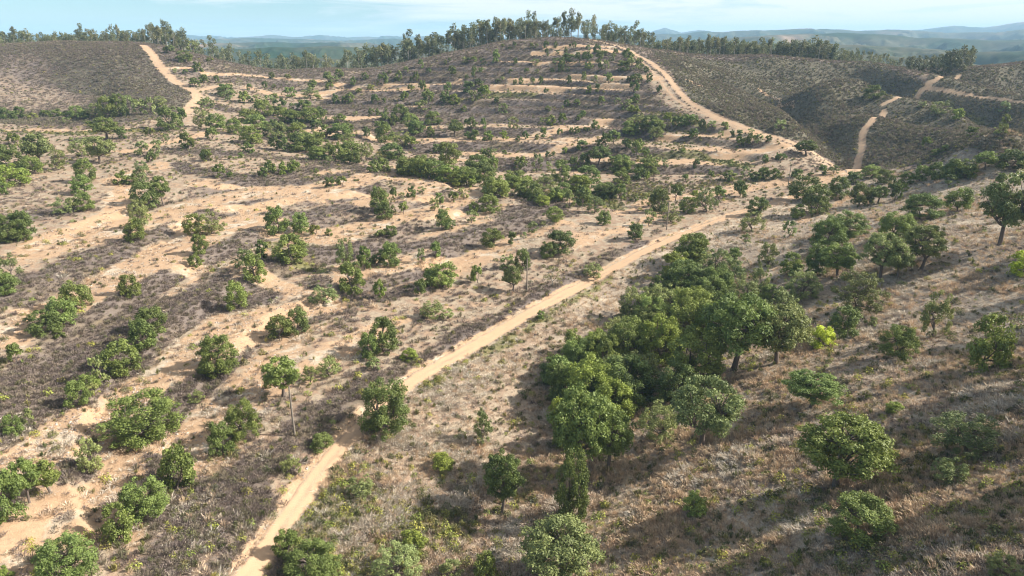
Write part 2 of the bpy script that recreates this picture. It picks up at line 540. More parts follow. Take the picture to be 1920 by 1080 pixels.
def cover(x, y):
    """soil, scrub, green, road (0..1) and dry straw share on the plan"""
    wx = x + 2.2 * fbm(x / 7, y / 7, 3) + 1.0 * fbm(x / 2.1 + 9, y / 2.1, 2)
    wy = y + 2.2 * fbm(x / 7 + 31, y / 7, 3) + 1.0 * fbm(x / 2.1, y / 2.1 + 44, 2)
    soil = np.full(x.shape, 0.38) + .12 * fbm(x / 16, y / 16, 3); scrub = np.full(x.shape, 0.38) + .26 * fbm(x / 18 + 7, y / 18, 4); green = np.full(x.shape, 0.05)
    for v, poly in ZW:
        d, _ = pl_dist(wx, wy, poly + [poly[0]])
        ins = in_poly(wx, wy, poly)
        a = np.where(ins, 0.5 + 0.5 * smooth(0, 3, d), 0.5 - 0.5 * smooth(0, 3, d))
        soil += a * (v[0] - soil); scrub += a * (v[1] - scrub); green += a * (v[2] - green)
    _z, bench = terr_h(x, y, base_h(x, y))
    bn = fbm(x / 12, y / 12, 3)
    soil = soil + bench * (.44 + .18 * bn)
    scrub = np.clip(scrub - bench * (.40 + .2 * bn), 0, 1)
    scrub = scrub + .42 * smooth(365, 395, y); soil = soil - .25 * smooth(365, 395, y)
    for k, w, pts in SW:
        d, _ = pl_dist(wx, wy, pts)
        if k == 's':
            a = 1 - smooth(w * 0.2, w * 1.9, d)
            scrub += a * (0.86 - scrub); soil += a * (0.10 - soil)
            continue
        a = 1 - smooth(w * 0.5, w * 1.45, d)
        if k == 's':
            pass
        elif k == 'o':
            soil += a * (0.97 - soil); scrub += a * (0.0 - scrub); green *= 1 - a
        else:
            green += a * (0.8 - green); soil *= 1 - 0.7 * a; scrub *= 1 - .5 * a
    road = np.zeros(x.shape)
    jx = x + 0.22 * fbm(x / 1.3, y / 1.3, 2)
    jy = y + 0.22 * fbm(x / 1.3 + 8, y / 1.3, 2)
    for pts, w in ROADS:
        d, sd = pl_dist(jx, jy, pts)
        rr = 1 - smooth(w - 0.25, w + 0.2, d)
        if pts is ROAD_MAIN:
            rr = rr * (1 - .85 * np.exp(-(d / .24) ** 2) * (0.5 + fbm(x / 5, y / 5, 2)))
        else:
            rut = np.exp(-((d - .55 * w) / (.16 * w)) ** 2)
            rr = rr * (0.75 - 0.55 * rut * (0.6 + .6 * fbm(x / 6, y / 6, 2)))
        road = np.maximum(road, rr)
        b = 1 - smooth(w, w + (1.3 if pts is ROAD_MAIN else .4), d)
        scrub *= 1 - b
        green *= 1 - b
        if pts is ROAD_MAIN:
            bank = np.where(sd > 0, smooth(w, w + .3, d) * (1 - smooth(w + 0.9, w + 1.9, d)), 0)
            soil = np.maximum(soil, bank * .7)
        if pts is ROAD_RIDGE:
            sh = np.where(sd > 0, 1, 1) * smooth(w, w + .4, d) * (1 - smooth(w + .9, w + 1.6, d))
            scrub = np.maximum(scrub, sh * 0.8)
    return soil, scrub, green, road


def new_mesh(name, verts, faces4=None, faces=None, smooth_=False):
    """verts (n,3); faces (m,k) array of equal-sized faces"""
    me = bpy.data.meshes.new(name)
    f = np.asarray(faces4 if faces4 is not None else faces, dtype=np.int32)
    v = np.asarray(verts, dtype=np.float32)
    me.vertices.add(len(v))
    me.vertices.foreach_set("co", v.ravel())
    k = f.shape[1]
    me.loops.add(f.size)
    me.loops.foreach_set("vertex_index", f.ravel())
    me.polygons.add(len(f))
    me.polygons.foreach_set("loop_start", np.arange(0, f.size, k, dtype=np.int32))
    me.polygons.foreach_set("loop_total", np.full(len(f), k, dtype=np.int32))
    if smooth_:
        me.polygons.foreach_set("use_smooth", np.ones(len(f), dtype=bool))
    me.update(calc_edges=True)
    return me


class NT:
    """short node-tree writer"""
    def __init__(self, name):
        self.m = bpy.data.materials.new(name)
        self.m.use_nodes = True
        self.n = self.m.node_tree.nodes
        self.l = self.m.node_tree.links
        self.n.clear()
        self.out = self.n.new('ShaderNodeOutputMaterial')

    def node(self, t, **kw):
        nd = self.n.new(t)
        for k, v in kw.items():
            setattr(nd, k, v)
        return nd

    def link(self, a, b):
        self.l.new(a, b)

    def noise(self, vec, scale, detail=4, rough=.55, dist=0):
        nd = self.n.new('ShaderNodeTexNoise')
        nd.inputs['Scale'].default_value = scale
        nd.inputs['Detail'].default_value = detail
        nd.inputs['Roughness'].default_value = rough
        nd.inputs['Distortion'].default_value = dist
        if vec is not None:
            self.l.new(vec, nd.inputs['Vector'])
        return nd.outputs['Fac']

    def ramp(self, fac, lo, hi, c0=(0, 0, 0, 1), c1=(1, 1, 1, 1)):
        nd = self.n.new('ShaderNodeValToRGB')
        nd.color_ramp.elements[0].position = lo
        nd.color_ramp.elements[0].color = c0
        nd.color_ramp.elements[1].position = hi
        nd.color_ramp.elements[1].color = c1
        self.l.new(fac, nd.inputs['Fac'])
        return nd.outputs['Color']

    def mix(self, fac, a, b, mode='MIX'):
        nd = self.n.new('ShaderNodeMix')
        nd.data_type = 'RGBA'
        nd.blend_type = mode
        for s, i in ((fac, 0), (a, 6), (b, 7)):
            if hasattr(s, 'links'):
                self.l.new(s, nd.inputs[i])
            elif i == 0:
                nd.inputs[0].default_value = s
            else:
                nd.inputs[i].default_value = (*s, 1) if len(s) == 3 else s
        return nd.outputs[2]

    def math(self, op, a, b=0.0, c=0.0):
        nd = self.n.new('ShaderNodeMath')
        nd.operation = op
        for i, s in enumerate((a, b, c)):
            if hasattr(s, 'links'):
                self.l.new(s, nd.inputs[i])
            else:
                nd.inputs[i].default_value = s
        return nd.outputs[0]

    def smoothmap(self, v, a, b):
        nd = self.n.new('ShaderNodeMapRange')
        nd.interpolation_type = 'SMOOTHSTEP'
        nd.inputs[1].default_value = a
        nd.inputs[2].default_value = b
        self.l.new(v, nd.inputs[0])
        return nd.outputs[0]

    def surf(self, col, rough=0.9, normal=None, spec=0.15):
        b = self.n.new('ShaderNodeBsdfPrincipled')
        b.inputs['Roughness'].default_value = rough
        b.inputs['Specular IOR Level'].default_value = spec
        if hasattr(col, 'links'):
            self.l.new(col, b.inputs['Base Color'])
        else:
            b.inputs['Base Color'].default_value = (*col, 1)
        if normal is not None:
            self.l.new(normal, b.inputs['Normal'])
        self.l.new(b.outputs[0], self.out.inputs[0])
        return b

    def bump(self, h, strength, dist):
        nd = self.n.new('ShaderNodeBump')
        nd.inputs['Strength'].default_value = strength
        nd.inputs['Distance'].default_value = dist
        self.l.new(h, nd.inputs['Height'])
        return nd.outputs[0]


def ground_material():
    t = NT("ground_material")
    geo = t.node('ShaderNodeNewGeometry')
    pos = geo.outputs['Position']
    at = t.node('ShaderNodeAttribute', attribute_name='cover')
    sep = t.node('ShaderNodeSeparateColor')
    t.link(at.outputs['Color'], sep.inputs[0])
    soil, scrub, green, road = sep.outputs[0], sep.outputs[1], sep.outputs[2], at.outputs['Alpha']
    far = t.node('ShaderNodeAttribute', attribute_name='far').outputs['Fac']
    straw = t.node('ShaderNodeAttribute', attribute_name='slope_grass').outputs['Fac']
    n_big = t.noise(pos, 0.07, 4, .6)
    n_mid = t.noise(pos, 0.45, 5, .62, .3)
    n_fin = t.noise(pos, 2.3, 4, .65, .4)
    n_gr = t.noise(pos, 9.0, 3, .6)
    # base: flattened straw and litter on pinkish earth
    c_straw = t.mix(n_fin, (0.27, 0.205, 0.135), (0.54, 0.43, 0.30))
    c_earth = t.mix(n_fin, (0.22, 0.14, 0.09), (0.45, 0.31, 0.205))
    c_slope = t.mix(n_fin, (0.19, 0.145, 0.11), (0.48, 0.38, 0.27))
    base = t.mix(t.smoothmap(n_mid, .40, .60), c_straw, c_earth)
    n_st = t.noise(pos, 0.11, 5, .65, .8)
    c_slope = t.mix(t.smoothmap(n_st, .47, .62), c_slope, t.mix(n_fin, (0.38, 0.30, 0.20), (0.74, 0.60, 0.43)))
    base = t.mix(straw, base, c_slope)
    # dark litter specks
    sp = t.smoothmap(n_gr, .56, .70)
    sp = t.math('MULTIPLY', sp, 0.55)
    n_cl = t.noise(pos, 1.05, 3, .7, .6)
    cl = t.math('MULTIPLY', t.smoothmap(n_cl, .54, .66), .62)
    base = t.mix(cl, base, t.mix(n_fin, (0.13, 0.095, 0.07), (0.27, 0.20, 0.14)))
    base = t.mix(sp, base, (0.13, 0.095, 0.065))
    # bare soil, pale orange, with straw lying over it
    c_soil = t.mix(n_mid, (0.44, 0.255, 0.135), (0.58, 0.415, 0.26))
    c_soil = t.mix(t.smoothmap(n_fin, .35, .75), t.mix(.22, c_soil, (.26, .17, .11)), c_soil)
    sfac = t.smoothmap(t.math('ADD', soil, t.math('MULTIPLY', t.math('SUBTRACT', n_mid, .5), 1.1)), .42, .72)
    c_soil = t.mix(t.math('MULTIPLY', cl, .55), c_soil, (0.27, 0.185, 0.12))
    n_pt = t.noise(pos, 0.16, 5, .65, .5)
    c_soil = t.mix(t.smoothmap(n_pt, .52, .66), c_soil, t.mix(n_fin, (0.40, 0.315, 0.215), (0.66, 0.56, 0.42)))
    base = t.mix(sfac, base, c_soil)
    # dead scrub litter
    c_scrub = t.mix(n_fin, (0.105, 0.08, 0.068), (0.27, 0.215, 0.175))
    c_scrub = t.mix(t.smoothmap(n_big, .45, .7), c_scrub, t.mix(n_fin, (0.13, 0.10, 0.06), (0.29, 0.22, 0.14)))
    rfac = t.smoothmap(t.math('ADD', scrub, t.math('MULTIPLY', t.math('SUBTRACT', n_fin, .5), 1.2)), .45, .80)
    base = t.mix(rfac, base, c_scrub)
    olive = t.node('ShaderNodeAttribute', attribute_name='olive').outputs['Fac']
    c_ol = t.mix(n_fin, (0.075, 0.068, 0.046), (0.175, 0.148, 0.105))
    c_ol = t.mix(t.smoothmap(n_big, .35, .62), c_ol, t.mix(n_fin, (0.10, 0.09, 0.055), (0.22, 0.185, 0.125)))
    base = t.mix(t.math('MULTIPLY', olive, t.smoothmap(scrub, .35, .7)), base, c_ol)
    # green growth
    c_green = t.mix(n_fin, (0.075, 0.085, 0.025), (0.26, 0.24, 0.09))
    gfac = t.smoothmap(t.math('ADD', green, t.math('MULTIPLY', t.math('SUBTRACT', n_mid, .5), 1.5)), .35, .75)
    base = t.mix(t.math('MULTIPLY', gfac, .8), base, c_green)
    # track surface
    c_road = t.mix(n_mid, (0.43, 0.26, 0.14), (0.56, 0.375, 0.225))
    c_road = t.mix(t.math('MULTIPLY', n_gr, .25), c_road, (0.66, 0.47, 0.32))
    base = t.mix(road, base, c_road)
    # far wooded hills
    nf1 = t.noise(pos, 0.0035, 6, .62, .4)
    nf2 = t.noise(pos, 0.03, 5, .65)
    c_far = t.mix(t.smoothmap(nf1, .40, .62), (0.02, 0.045, 0.016), (0.11, 0.10, 0.06))
    c_far = t.mix(t.smoothmap(nf2, .45, .70), c_far, (0.045, 0.06, 0.028))
    nf3 = t.noise(pos, 0.0016, 3, .6)
    c_far = t.mix(t.smoothmap(nf3, .60, .68), c_far, (0.30, 0.205, 0.14))
    base = t.mix(far, base, c_far)
    h = t.math('ADD', t.math('MULTIPLY', n_fin, .6), t.math('MULTIPLY', n_gr, .4))
    rs = t.math('SUBTRACT', 1.0, t.math('MULTIPLY', road, .75))
    bn = t.node('ShaderNodeBump')
    bn.inputs['Distance'].default_value = 0.22
    t.link(rs, bn.inputs['Strength'])
    t.link(h, bn.inputs['Height'])
    t.surf(base, .95, bn.outputs[0], .1)
    return t.m


nr, nc = GX.shape
V = np.stack([GX, GY, GZ], -1).reshape(-1, 3)
idx = np.arange(nr * nc, dtype=np.int32).reshape(nr, nc)
F = np.stack([idx[:-1, :-1], idx[:-1, 1:], idx[1:, 1:], idx[1:, :-1]], -1).reshape(-1, 4)
me = new_mesh("ground", V, faces4=F, smooth_=True)
nearm = V[:, 1] < 700
cv = np.zeros((len(V), 4), np.float32)
so, scb, gr, rd = cover(V[nearm, 0].astype(float), V[nearm, 1].astype(float))
cv[nearm, 0] = so; cv[nearm, 1] = scb; cv[nearm, 2] = gr; cv[nearm, 3] = rd
at_ = me.attributes.new("cover", 'FLOAT_COLOR', 'POINT')
at_.data.foreach_set("color", cv.ravel())
fa = smooth(500, 620, V[:, 1]).astype(np.float32)
at_ = me.attributes.new("far", 'FLOAT', 'POINT')
at_.data.foreach_set("value", fa)
RS_POLY = ZW[0][1]


def slope_zone(x, y):
    d, _ = pl_dist(x, y, RS_POLY + [RS_POLY[0]])
    i = in_poly(x, y, RS_POLY)
    east = smooth(-12, 16, x - 0.18 * (y - 80) + 2.5 * fbm(x / 9, y / 9, 3))
    return np.where(i, smooth(0, 5, d), 0) * east


sg = np.zeros(len(V), np.float32)
m2 = V[:, 1] < 330
sg[m2] = slope_zone(V[m2, 0].astype(float), V[m2, 1].astype(float))
at_ = me.attributes.new("slope_grass", 'FLOAT', 'POINT')
at_.data.foreach_set("value", sg)
ov = np.zeros(len(V), np.float32)
m3 = (V[:, 1] > 180) & (V[:, 1] < 620)
vx_, vy_ = V[m3, 0].astype(float), V[m3, 1].astype(float)
ov[m3] = np.where(in_poly(vx_, vy_, ZW[3][1]), 1, 0)
ov[m3] = np.maximum(ov[m3], np.where(in_poly(vx_, vy_, ZW[1][1]) & ~in_poly(vx_, vy_, ZW[2][1]), .8, 0))
at_ = me.attributes.new("olive", 'FLOAT', 'POINT')
at_.data.foreach_set("value", ov)
me.materials.append(ground_material())
ground = bpy.data.objects.new("ground", me)
COL.objects.link(ground)
ground["kind"] = "structure"
ground["label"] = "dry terraced hillside ground of pale orange soil, straw and dead scrub crossed by dirt tracks"

# ---------------------------------------------------------------- plants: materials and prototypes
def leaf_material(name, c_dark, c_light, trans=0.25, rough=.6):
    t = NT(name)
    oi = t.node('ShaderNodeObjectInfo')
    at = t.node('ShaderNodeAttribute', attribute_name='v')
    tex = t.node('ShaderNodeTexCoord')
    f = t.math('ADD', t.math('MULTIPLY', at.outputs['Fac'], .75), t.math('MULTIPLY', oi.outputs['Random'], .25))
    col = t.mix(f, c_dark, c_light)
    col = t.mix(1.0, col, oi.outputs['Color'], 'MULTIPLY')
    b = t.surf(col, rough, None, .35)
    tr = t.node('ShaderNodeBsdfTranslucent')
    t.link(col, tr.inputs['Color'])
    ms = t.node('ShaderNodeMixShader')
    ms.inputs[0].default_value = trans
    t.link(b.outputs[0], ms.inputs[1])
    t.link(tr.outputs[0], ms.inputs[2])
    t.link(ms.outputs[0], t.out.inputs[0])
    return t.m


def twig_material(name, cols, lo=.0, hi=1.0):
    t = NT(name)
    oi = t.node('ShaderNodeObjectInfo')
    at = t.node('ShaderNodeAttribute', attribute_name='v')
    nd = t.n.new('ShaderNodeValToRGB')
    els = nd.color_ramp.elements
    while len(els) < len(cols):
        els.new(.5)
    for i, c in enumerate(cols):
        els[i].position = i / (len(cols) - 1)
        els[i].color = (*c, 1)
    t.link(oi.outputs['Random'], nd.inputs['Fac'])
    k = t.math('MULTIPLY_ADD', at.outputs['Fac'], .9, .55)
    hs = t.node('ShaderNodeHueSaturation')
    t.link(k, hs.inputs['Value'])
    t.link(nd.outputs['Color'], hs.inputs['Color'])
    b = t.surf(hs.outputs[0], .9, None, .1)
    tr = t.node('ShaderNodeBsdfTranslucent')
    t.link(hs.outputs[0], tr.inputs['Color'])
    ms = t.node('ShaderNodeMixShader')
    ms.inputs[0].default_value = .2
    t.link(b.outputs[0], ms.inputs[1])
    t.link(tr.outputs[0], ms.inputs[2])
    t.link(ms.outputs[0], t.out.inputs[0])
    return t.m


def bark_material(name, c0, c1, scale=6):
    t = NT(name)
    tex = t.node('ShaderNodeTexCoord')
    mp_ = t.node('ShaderNodeMapping')
    mp_.inputs['Scale'].default_value = (scale, scale, scale * .3)
    t.link(tex.outputs['Object'], mp_.inputs['Vector'])
    n = t.noise(mp_.outputs[0], 3, 5, .65)
    t.surf(t.mix(n, c0, c1), .9, t.bump(n, .5, .05))
    return t.m


M_OAK = leaf_material("oak_leaves", (0.058, 0.077, 0.019), (0.31, 0.34, 0.10), .27)
M_EUC = leaf_material("eucalyptus_leaves", (0.095, 0.11, 0.045), (0.30, 0.31, 0.145), .32)
M_BARK = bark_material("oak_bark", (0.07, 0.05, 0.04), (0.25, 0.2, 0.16))
M_PALEBARK = bark_material("pale_bark", (0.22, 0.18, 0.14), (0.50, 0.45, 0.38), 3)
M_POLE = bark_material("pole_wood", (0.16, 0.13, 0.10), (0.34, 0.28, 0.22), 8)


def rnd_dirs(rg, n):
    v = rg.normal(size=(n, 3))
    return v / np.linalg.norm(v, axis=1)[:, None]


def quads(rg, pos, nrm, size, stretch=1.5, jit=.35):
    """leaf-shaped quads at pos facing nrm"""
    n = len(pos)
    a = np.cross(nrm, rnd_dirs(rg, n))
    a /= np.linalg.norm(a, axis=1)[:, None] + 1e-9
    b = np.cross(nrm, a)
    s = (size * rg.uniform(1 - jit, 1 + jit, n))[:, None]
    a = a * s * .5 * stretch
    b = b * s * .5
    k = rg.uniform(.2, .6, n)[:, None]
    v = np.stack([pos - a, pos - b * .9 + a * (k - .4), pos + a, pos + b * .9 + a * (k - .4)], 1).reshape(-1, 3)
    f = np.arange(4 * n).reshape(n, 4)
    return v, f


def tube(p, r, k=6):
    """one tapered limb along points p with radii r -> verts, quads"""
    p = np.asarray(p, float)
    vs = []
    n = len(p)
    for i in range(n):
        d = p[min(i + 1, n - 1)] - p[max(i - 1, 0)]
        d /= np.linalg.norm(d) + 1e-9
        u = np.cross(d, (0.3, 1, 0.2)); u /= np.linalg.norm(u)
        w = np.cross(d, u)
        for j in range(k):
            t = 2 * math.pi * j / k
            vs.append(p[i] + r[i] * (math.cos(t) * u + math.sin(t) * w))
    fs = []
    for i in range(n - 1):
        for j in range(k):
            fs.append((i * k + j, i * k + (j + 1) % k, (i + 1) * k + (j + 1) % k, (i + 1) * k + j))
    return np.array(vs), np.array(fs)


def join_parts(parts):
    vs, fs, o = [], [], 0
    for v, f in parts:
        vs.append(v); fs.append(f + o); o += len(v)
    return np.concatenate(vs), np.concatenate(fs)


def add_v(me, vals):
    a = me.attributes.new("v", 'FLOAT', 'FACE')
    a.data.foreach_set("value", vals.astype(np.float32))


def oak_proto(seed, nleaf, lsize, zb=.12, open_=0.0, nclump=26, thick=1.0, rs=1.0):
    """unit cork oak: crown one wide, one high -> (trunk mesh, crown mesh)"""
    rg = np.random.RandomState(seed)
    lob = [(rg.uniform(-.22, .22), rg.uniform(-.22, .22), rg.uniform(.25, .40)) for _ in range(rg.randint(2, 5))]
    cen, rad = [], []
    tries = 0
    while len(cen) < nclump and tries < 4000:
        tries += 1
        lx, ly, lr = lob[rg.randint(len(lob))]
        r = rg.uniform(.085, .17) * (1 - .25 * open_) * rs
        u = rg.uniform(0, 1)
        prof = math.sin(math.pi * ((.16 if zb > .2 else .30) + (.72 if zb > .2 else .56) * u)) ** .8
        a_ = rg.uniform(0, 6.283)
        q = rg.uniform(.35, 1.0) ** .5 * prof * (.5 - r * .7)
        c = np.array([.45 * lx * prof + math.cos(a_) * q, .45 * ly * prof + math.sin(a_) * q, zb + r * .55 + (1 - zb - r * 1.5) * u])
        if cen and min(np.linalg.norm((c - x) * (1, 1, .9)) for x in cen) < r * (.75 + .5 * open_):
            continue
        cen.append(c); rad.append(r)
    cen = np.array(cen); rad = np.array(rad)
    # leaves on the clumps
    w = rad ** 2
    which = rg.choice(len(cen), nleaf, p=w / w.sum())
    d = rnd_dirs(rg, nleaf)
    lowest = -.3 if zb > .2 else -.8
    d[:, 2] = np.where(d[:, 2] < lowest, -d[:, 2] * .7, d[:, 2])
    d /= np.linalg.norm(d, axis=1)[:, None]
    rr = rad[which] * rg.uniform(.15, 1.0, nleaf) ** .28
    bump = 1 + .30 * np.sin(d[:, 0] * 7 + which) * np.sin(d[:, 1] * 6 + which * 2.1) + .12 * rg.normal(size=nleaf)
    pos = cen[which] + d * (rr * bump)[:, None] * (1.05, 1.05, .85)
    stray = rg.rand(nleaf) < .05
    pos[stray] += rg.normal(size=(stray.sum(), 3)) * .03
    pos[:, 2] = np.maximum(pos[:, 2], zb * .6 + .005 * rg.rand(nleaf))
    rad_ = np.hypot(pos[:, 0], pos[:, 1])
    sx = .5 / np.percentile(rad_, 97)
    pos[:, :2] *= sx
    zt = np.percentile(pos[:, 2], 99.5)
    pos[:, 2] = zb + (pos[:, 2] - zb) * (1 - zb) / (zt - zb)
    cen = cen * (sx, sx, 1)
    nrm = d * .75 + rnd_dirs(rg, nleaf) * .75 + np.array((0, 0, .25))
    nrm /= np.linalg.norm(nrm, axis=1)[:, None]
    v, f = quads(rg, pos, nrm, lsize)
    crown = new_mesh("crown", v, faces4=f)
    cl = rg.uniform(0, 1, len(cen))
    add_v(crown, np.clip(.45 * rg.uniform(0, 1, nleaf) + .55 * cl[which], 0, 1))
    crown.materials.append(M_OAK)
    # trunk and limbs
    T = .030 * thick
    lean = rg.uniform(-.06, .06, 2)
    fork = np.array([lean[0], lean[1], max(.16, zb * .95)])
    parts = [tube([(0, 0, -.06), (0, 0, .02), fork * (.5, .5, .5), fork], [T * 1.5, T * 1.15, T, T * .9], 8)]
    order = np.argsort(-rad)[:max(9, int(len(cen) * .6))]
    main = []
    for m in range(4):
        c = cen[order[m * 2]]
        mid = fork * .45 + c * .55 + rg.normal(size=3) * .02
        parts.append(tube([fork, fork * .7 + mid * .3 + rg.normal(size=3) * .015, mid, c], [T * .75, T * .6, T * .42, T * .15], 6))
        main.append(mid)
    for o_ in order:
        c = cen[o_]
        s = min(main, key=lambda q: np.linalg.norm(q - c))
        mid = (s + c) / 2 + rg.normal(size=3) * .025
        parts.append(tube([s, mid, c + (c - s) * (.15 + .3 * open_)], [T * .32, T * .2, T * .07], 4))
    v, f = join_parts(parts)
    trunk = new_mesh("trunk", v, faces4=f, smooth_=True)
    trunk.materials.append(M_BARK)
    return trunk, crown


def euc_proto(seed, nleaf=460, lsize=.030, z0=None):
    """unit eucalyptus, one high, with a long bare pale stem"""
    rg = np.random.RandomState(seed)
    n = rg.randint(7, 13) if z0 is None else 22
    z0 = rg.uniform(.35, .66) if z0 is None else z0
    cen, rad = [], []
    wid = rg.uniform(.10, .17)
    for i in range(n):
        z = z0 + (1 - z0 - .05) * ((i + rg.rand() * .8) / n)
        q = math.sin(math.pi * min(1, .25 + .6 * (z - z0) / (1 - z0))) * .8 + .25
        a = rg.uniform(0, 6.28)
        cen.append((wid * q * math.cos(a) * rg.uniform(.2, 1), wid * q * math.sin(a) * rg.uniform(.2, 1), z))
        rad.append(rg.uniform(.055, .10) * (wid / .15) ** .5)
    cen = np.array(cen); rad = np.array(rad)
    which = rg.choice(n, nleaf, p=rad ** 2 / (rad ** 2).sum())
    d = rnd_dirs(rg, nleaf)
    pos = cen[which] + d * (rad[which] * rg.uniform(.3, 1.15, nleaf) ** .6)[:, None] * (1, 1, 1.1)
    pos[:, 2] = np.minimum(pos[:, 2], 1.0)
    nrm = d * .5 + rnd_dirs(rg, nleaf)
    nrm /= np.linalg.norm(nrm, axis=1)[:, None]
    v, f = quads(rg, pos, nrm, lsize)
    crown = new_mesh("crown", v, faces4=f)
    cl = rg.uniform(0, 1, n)
    add_v(crown, np.clip(.5 * rg.uniform(0, 1, nleaf) + .5 * cl[which], 0, 1))
    crown.materials.append(M_EUC)
    b = rg.uniform(-.03, .03, 2)
    parts = [tube([(0, 0, -.1), (0, 0, .02), (b[0], b[1], .45), (b[0] * .5, b[1] * 1.6, .80), (0, 0, .95)], [.011, .0095, .0075, .005, .002], 5)]
    for c in cen:
        s = np.array((b[0] * .8, b[1], max(.15, c[2] - rg.uniform(.08, .16))))
        parts.append(tube([s, (s + c) / 2 + (0, 0, .015), c], [.0045, .0035, .002], 3))
    v, f = join_parts(parts)
    trunk = new_mesh("trunk", v, faces4=f, smooth_=True)
    trunk.materials.append(M_PALEBARK)
    return trunk, crown


PROTO = {}
RS_ = {'near': .66, 'mid': .85, 'far': 1.0}
for tier, nl, ls, nc_ in (('near', 15000, .0225, 85), ('mid', 4600, .039, 40), ('far', 1100, .078, 17)):
    for s in range(6):
        PROTO[tier, 'low', s] = oak_proto(100 + s + nl, nl, ls, .02, 0, nc_, 1.0, RS_[tier])
    for s in range(4):
        PROTO[tier, 'tall', s] = oak_proto(200 + s + nl, nl, ls, .30, .1, nc_, 1.2, RS_[tier])
    for s in range(4):
        PROTO[tier, 'open', s] = oak_proto(300 + s + nl, int(nl * .62), ls * .92, .06, .7, nc_, 1.0, RS_[tier])
NPROTO = {'low': 6, 'tall': 4, 'open': 4, 'bare': 2}
for s in range(2):
    for tier in ('near', 'mid', 'far'):
        PROTO[tier, 'bare', s] = oak_proto(700 + s, 420, .04, .3, 1.0, 30, .9)
        PROTO[tier, 'bare', s][0].materials.clear()
        PROTO[tier, 'bare', s][0].materials.append(M_PALEBARK)
EUCS = [euc_proto(500 + i) for i in range(8)]
EUCS_B = [euc_proto(600 + i, 700, .034, .06) for i in range(4)]

TINT = {  # leaf tint by look
    'd': (0.90, 0.94, 0.82), 'g': (1.12, 1.20, 1.0), 'l': (1.42, 1.48, 0.95), 'p': (1.38, 1.34, 1.55),
    's': (1.25, 1.18, 0.95), 'y': (2.4, 2.5, 0.8), 'b': (1.2, 1.0, 1.0),
}
LOOK = {'d': 'dark green', 'g': 'mid green', 'l': 'bright green', 'p': 'olive green', 's': 'green', 'y': 'bright yellow-green', 'b': 'nearly bare grey'}

